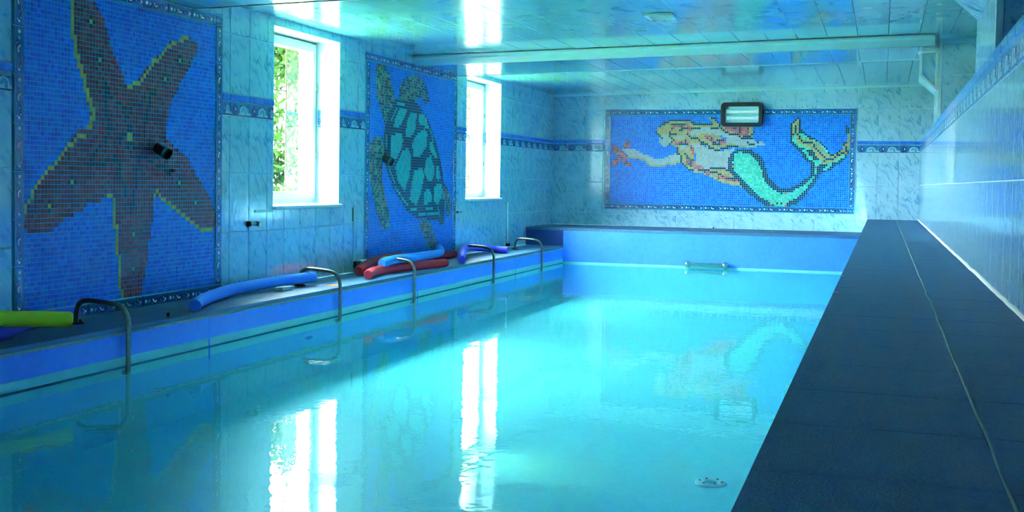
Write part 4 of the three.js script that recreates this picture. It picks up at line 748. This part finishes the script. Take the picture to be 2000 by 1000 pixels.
// ---- foam noodles
function noodle(label, hex, pts, r = 0.031) {
  const o = thing('pool_noodle', label, 'pool noodle', 'foam noodles on the left ledge'), mat = foam(hex);
  const curve = new THREE.CatmullRomCurve3(pts.map((p) => new THREE.Vector3(...p)), false, 'catmullrom', 0.5);
  const N = 80, body = new THREE.TubeGeometry(curve, N, r, 22, false);
  // round the ends: shrink the last rings
  const p = body.attributes.position, c = new THREE.Vector3();
  for (const [ring, k] of [[0, 0.9], [N, 0.9]]) { c.set(0, 0, 0); for (let j = 0; j < 22; j++) c.add(new THREE.Vector3().fromBufferAttribute(p, ring * 23 + j)); c.multiplyScalar(1 / 22); for (let j = 0; j <= 22; j++) { const i = ring * 23 + j; p.setXYZ(i, c.x + (p.getX(i) - c.x) * k, c.y + (p.getY(i) - c.y) * k, c.z + (p.getZ(i) - c.z) * k); } }
  part(o, 'foam_body', body, mat);
  for (const t of [0, 1]) {
    const g = new THREE.CircleGeometry(r * 0.9, 22), at = curve.getPointAt(t), dir = curve.getTangentAt(t).multiplyScalar(t ? 1 : -1);
    g.applyQuaternion(new THREE.Quaternion().setFromUnitVectors(new THREE.Vector3(0, 0, 1), dir)); g.translate(at.x, at.y, at.z); part(o, 'cut_end', g, mat);
  }
  return o;
}
noodle('yellow green foam noodle lying over a purple noodle beside the starfish mural', 0xd6d21c, [[-3.36, 0.258, -3.2], [-3.25, 0.256, -3.42], [-3.15, 0.245, -3.58], [-3.05, 0.232, -3.73]]);
noodle('purple foam noodle underneath the yellow green noodle', 0x3a3cc8, [[-3.10, 0.201, -3.2], [-3.195, 0.195, -3.5], [-3.31, 0.201, -3.8], [-3.345, 0.201, -4.12]]);
noodle('long bright blue foam noodle leaning towards the garden window rail', 0x2f86f2, [[-3.06, 0.2, -4.6], [-3.13, 0.201, -4.74], [-3.2, 0.206, -4.963], [-3.255, 0.209, -5.2], [-3.275, 0.212, -5.45], [-3.255, 0.217, -5.74], [-3.2, 0.222, -6.035]]);
noodle('dark red foam noodle lying along the foot of the turtle mural', 0xb01c38, [[-3.25, 0.204, -6.742], [-3.32, 0.222, -7.0], [-3.355, 0.243, -7.345], [-3.36, 0.246, -7.576], [-3.35, 0.231, -7.797], [-3.335, 0.208, -8.033], [-3.33, 0.201, -8.278], [-3.335, 0.201, -8.55], [-3.345, 0.201, -8.75]]);
noodle('shorter red foam noodle with its cut end towards the ledge edge', 0xd8243c, [[-3.08, 0.202, -6.534], [-3.14, 0.202, -6.72], [-3.175, 0.202, -6.95], [-3.17, 0.2, -7.2], [-3.12, 0.2, -7.45], [-3.045, 0.2, -7.79]]);
noodle('sky blue foam noodle bent across the red noodles', 0x2f8ee8, [[-3.17, 0.245, -6.931], [-3.15, 0.262, -7.104], [-3.13, 0.262, -7.405], [-3.15, 0.258, -7.753], [-3.22, 0.25, -8.1], [-3.30, 0.258, -8.32], [-3.365, 0.268, -8.44]]);
noodle('violet foam noodle bent round the foot of a grab rail', 0x4a48d8, [[-3.05, 0.201, -8.14], [-3.10, 0.226, -8.27], [-3.22, 0.25, -8.64], [-3.31, 0.243, -9.05], [-3.32, 0.222, -9.33], [-3.25, 0.205, -9.48], [-3.12, 0.201, -9.47]]);
// rust stain below a rail and a stud on the ledge
{
  const sh = new THREE.Shape([[0, 0], [0.03, 0.012], [0.075, 0.004], [0.1, 0.03], [0.088, 0.075], [0.06, 0.12], [0.03, 0.16], [0.012, 0.11], [-0.012, 0.06]].map((p) => new THREE.Vector2(...p))), g = new THREE.ExtrudeGeometry(sh, { depth: 0.0006, bevelEnabled: false }); g.rotateX(-Math.PI / 2);
  const t = dataTex(128, 128, (u, v) => mix([150, 84, 40], [196, 140, 96], nB(u, v) * 0.5 + nC(u, v) * 0.5).map(clamp8), true);
  part(ledge, 'rust_stain', g, new THREE.MeshStandardMaterial({ map: rep(t, 6), roughness: 0.9 }), [-3.14, HL + 0.0002, -6.04]);
  const o = thing('ledge_stud', 'small black stud on the ledge below the starfish mural', 'stud'); o.position.set(-3.057, HL, -4.385); part(o, 'stud_body', cyl(0.006, 0.02, 10, 0.008), M.black, [0, 0.01, 0]);
}
// a small block under the blue noodle
{ const o = thing('brick_block', 'small pale block propping up the long blue noodle', 'block'); o.position.set(-3.2, HL, -5.68); part(o, 'body', rbox(0.05, 0.024, 0.11, 0.004), M.render, [0, 0.012, 0]); part(o, 'mortar', rbox(0.052, 0.006, 0.11, 0.002), M.grout, [0, 0.018, 0]); }

// ---- twin-tube bulkhead lamp above the mermaid (switched off)
{
  const o = thing('bulkhead_lamp', 'black framed twin tube bulkhead lamp, switched off, above the mermaid mural', 'lamp'); o.position.set(-1.388, 1.527, ZB + 0.0185);
  const outline = (w, h, r) => { const s = new THREE.Shape(); s.moveTo(-w + r, -h); s.lineTo(w - r, -h); s.quadraticCurveTo(w, -h, w, -h + r); s.lineTo(w, h - r); s.quadraticCurveTo(w, h, w - r, h); s.lineTo(-w + r, h); s.quadraticCurveTo(-w, h, -w, h - r); s.lineTo(-w, -h + r); s.quadraticCurveTo(-w, -h, -w + r, -h); return s; };
  const fr = outline(0.207, 0.118, 0.04); fr.holes.push(new THREE.Path(outline(0.176, 0.09, 0.025).getPoints(8)));
  part(o, 'frame', new THREE.ExtrudeGeometry(fr, { depth: 0.06, bevelEnabled: true, bevelSize: 0.006, bevelThickness: 0.008, bevelSegments: 2 }), M.black);
  part(o, 'reflector', bx(-0.176, 0.176, -0.09, 0.09, 0.0, 0.01), new THREE.MeshPhysicalMaterial({ color: 0x9fdde4, roughness: 0.25, metalness: 0.2 }));
  for (const y of [0.03, -0.035]) { const t = part(o, 'lamp_tube', cyl(0.017, 0.28, 20), new THREE.MeshPhysicalMaterial({ color: 0xdfeef2, roughness: 0.25 }), [0.005, y, 0.03], [0, 0, Math.PI / 2]); for (const s of [-1, 1]) part(t, 'socket', rbox(0.04, 0.024, 0.03, 0.004), M.whiteTrim, [0, s * 0.15, 0]); }
  part(o, 'divider', bx(-0.17, 0.17, -0.004, 0.002, 0.01, 0.03), new THREE.MeshStandardMaterial({ color: 0x6fb8c4, roughness: 0.4 }));
  const pg = new THREE.PlaneGeometry(0.352, 0.18); part(o, 'cover_glass', pg, M.glass, [0, 0, 0.058]);
}
// ---- black nozzles that stick out of the murals
for (const [z, y, lab] of [[-4.79, 0.945, 'short black nozzle sticking out of the starfish mural'], [-7.475, 0.962, 'short black nozzle sticking out of the turtle mural']]) {
  const o = thing('wall_nozzle', lab, 'nozzle'); o.position.set(XL + 0.004, y, z);
  const body = cyl(0.03, 0.075, 28, 0.034); const q = new THREE.Group(); q.name = 'spout'; 
  const dir = new THREE.Vector3(0.8, -0.42, -0.12).normalize(); const quat = new THREE.Quaternion().setFromUnitVectors(new THREE.Vector3(0, 1, 0), dir);
  const mk = (name, g, m, along) => { along *= 0.8; g.scale(0.9, 0.8, 0.9); return mk0(name, g, m, along); }, mk0 = (name, g, m, along) => { const p = part(o, name, g, m, dir.clone().multiplyScalar(along).toArray()); p.quaternion.copy(quat); };
  mk('collar', cyl(0.03, 0.07, 28), M.black, 0.03); mk('ring', new THREE.CylinderGeometry(0.0335, 0.0335, 0.018, 28, 1, true), new THREE.MeshPhysicalMaterial({ color: 0x3a7c7c, roughness: 0.4, side: THREE.DoubleSide }), 0.068); mk('spout_tip', new THREE.CylinderGeometry(0.031, 0.031, 0.03, 28, 1, true), new THREE.MeshPhysicalMaterial({ color: 0x0a0d10, roughness: 0.5, side: THREE.DoubleSide }), 0.078);
}
// ---- chrome grab bar at the far end of the pool
{
  const o = thing('chrome_bar', 'short chrome bar with round ends at the waterline of the far pool wall', 'bar'); o.position.set(-1.585, 0.036, ZE + 0.045);
  part(o, 'tube', cyl(0.018, 0.34, 20), M.steel, [0, 0, 0], [0, 0, Math.PI / 2]);
  for (const s of [-1, 1]) { const e = part(o, 'end_knob', new THREE.SphereGeometry(0.034, 24, 16), M.steel, [s * 0.18, 0, 0]); part(e, 'wall_stub', cyl(0.016, 0.045, 16), M.steel, [0, 0, -0.022], [Math.PI / 2, 0, 0]); }
}
// ---- odd fittings on the left wall
{
  const o = thing('pipe_stub', 'rusty pipe stub with clamp on the tiles under the garden window', 'pipe fitting'); o.position.set(XL + 0.004, 0.543, -5.68);
  part(o, 'clamp', rbox(0.018, 0.03, 0.03, 0.004), M.rust, [0.008, 0, 0.04]); part(o, 'pipe', cyl(0.01, 0.085, 14), M.oldSteel, [0.014, 0, -0.005], [Math.PI / 2, 0, 0]); part(o, 'cap', cyl(0.013, 0.02, 14), M.rust, [0.014, 0, -0.03], [Math.PI / 2, 0, 0]); part(o, 'tag', rbox(0.01, 0.03, 0.03, 0.003), M.whiteTrim, [0.004, -0.006, -0.085]);
  const l = thing('ledge_trim', 'thin pale trim strip beside the sill of the garden window', 'trim'); l.position.set(XL + 0.004, 0.613, -5.815); part(l, 'strip', rbox(0.012, 0.014, 0.2, 0.003), M.whiteTrim);
  const k = thing('access_panel_trim', 'narrow vertical trim on tiles left of the turtle mural', 'trim'); k.position.set(XL + 0.002, 0.4, -7.0); part(k, 'strip', rbox(0.012, 0.46, 0.02, 0.003), M.tile); part(k, 'dark_slot_strip', bx(-0.001, 0.004, 0.12, 0.21, 0.012, 0.02), M.dark);  // slot of a missing tile piece: dark colour stands in for its shaded depth
  const v = thing('drain_valve', 'small metal valve at the foot of the wall by the red noodles', 'valve'); v.position.set(XL + 0.01, 0.222, -7.03);
  part(v, 'body', rbox(0.03, 0.05, 0.05, 0.006), M.dark, [0.012, 0, 0.02]); part(v, 'outlet', cyl(0.016, 0.06, 18), M.whiteTrim, [0.03, 0.018, -0.035], [Math.PI / 2, 0, 0.4]); part(v, 'outlet_bore', cyl(0.009, 0.004, 14), M.black, [0.03, 0.018, -0.004], [Math.PI / 2, 0, 0]);
  const w = thing('riser_pipe', 'thin white riser pipe on the wall past the second window', 'pipe'); w.position.set(XL + 0.012, 0, -10.3); part(w, 'pipe', cyl(0.009, 0.4, 12), M.whiteTrim, [0, 0.41, 0]); part(w, 'valve', rbox(0.03, 0.024, 0.05, 0.004), M.rust, [0.01, 0.2, 0]);
  const h = thing('wall_hook', 'small brass hook on the wall beside the turtle mural', 'hook'); h.position.set(XL + 0.004, 0.54, -8.975); part(h, 'plate', rbox(0.006, 0.02, 0.04, 0.002), M.rust); part(h, 'peg', cyl(0.005, 0.04, 10), M.steel, [0.02, 0, -0.01], [0, 0, Math.PI / 2]);
  const c = thing('wall_clip', 'tiny black clip on the tiles above the back ledge', 'clip'); c.position.set(-1.66, HB + 0.006, ZB + 0.008); part(c, 'clip_body', rbox(0.016, 0.014, 0.014, 0.003), M.black);
}
// ---- white chips on the deck edge
for (const [z, lab] of [[-3.557, 'white plastic chip on the deck edge nearest the drain'], [-4.21, 'white plastic chip on the deck edge towards the far end']]) { const o = thing('plastic_chip', lab, 'chip'); o.position.set(XD + 0.006, HR, z); part(o, 'chip', rbox(0.012, 0.005, 0.02, 0.002), M.pvc, [0, 0.003, 0]); }

shadows(scene);
renderer.render(scene, camera);
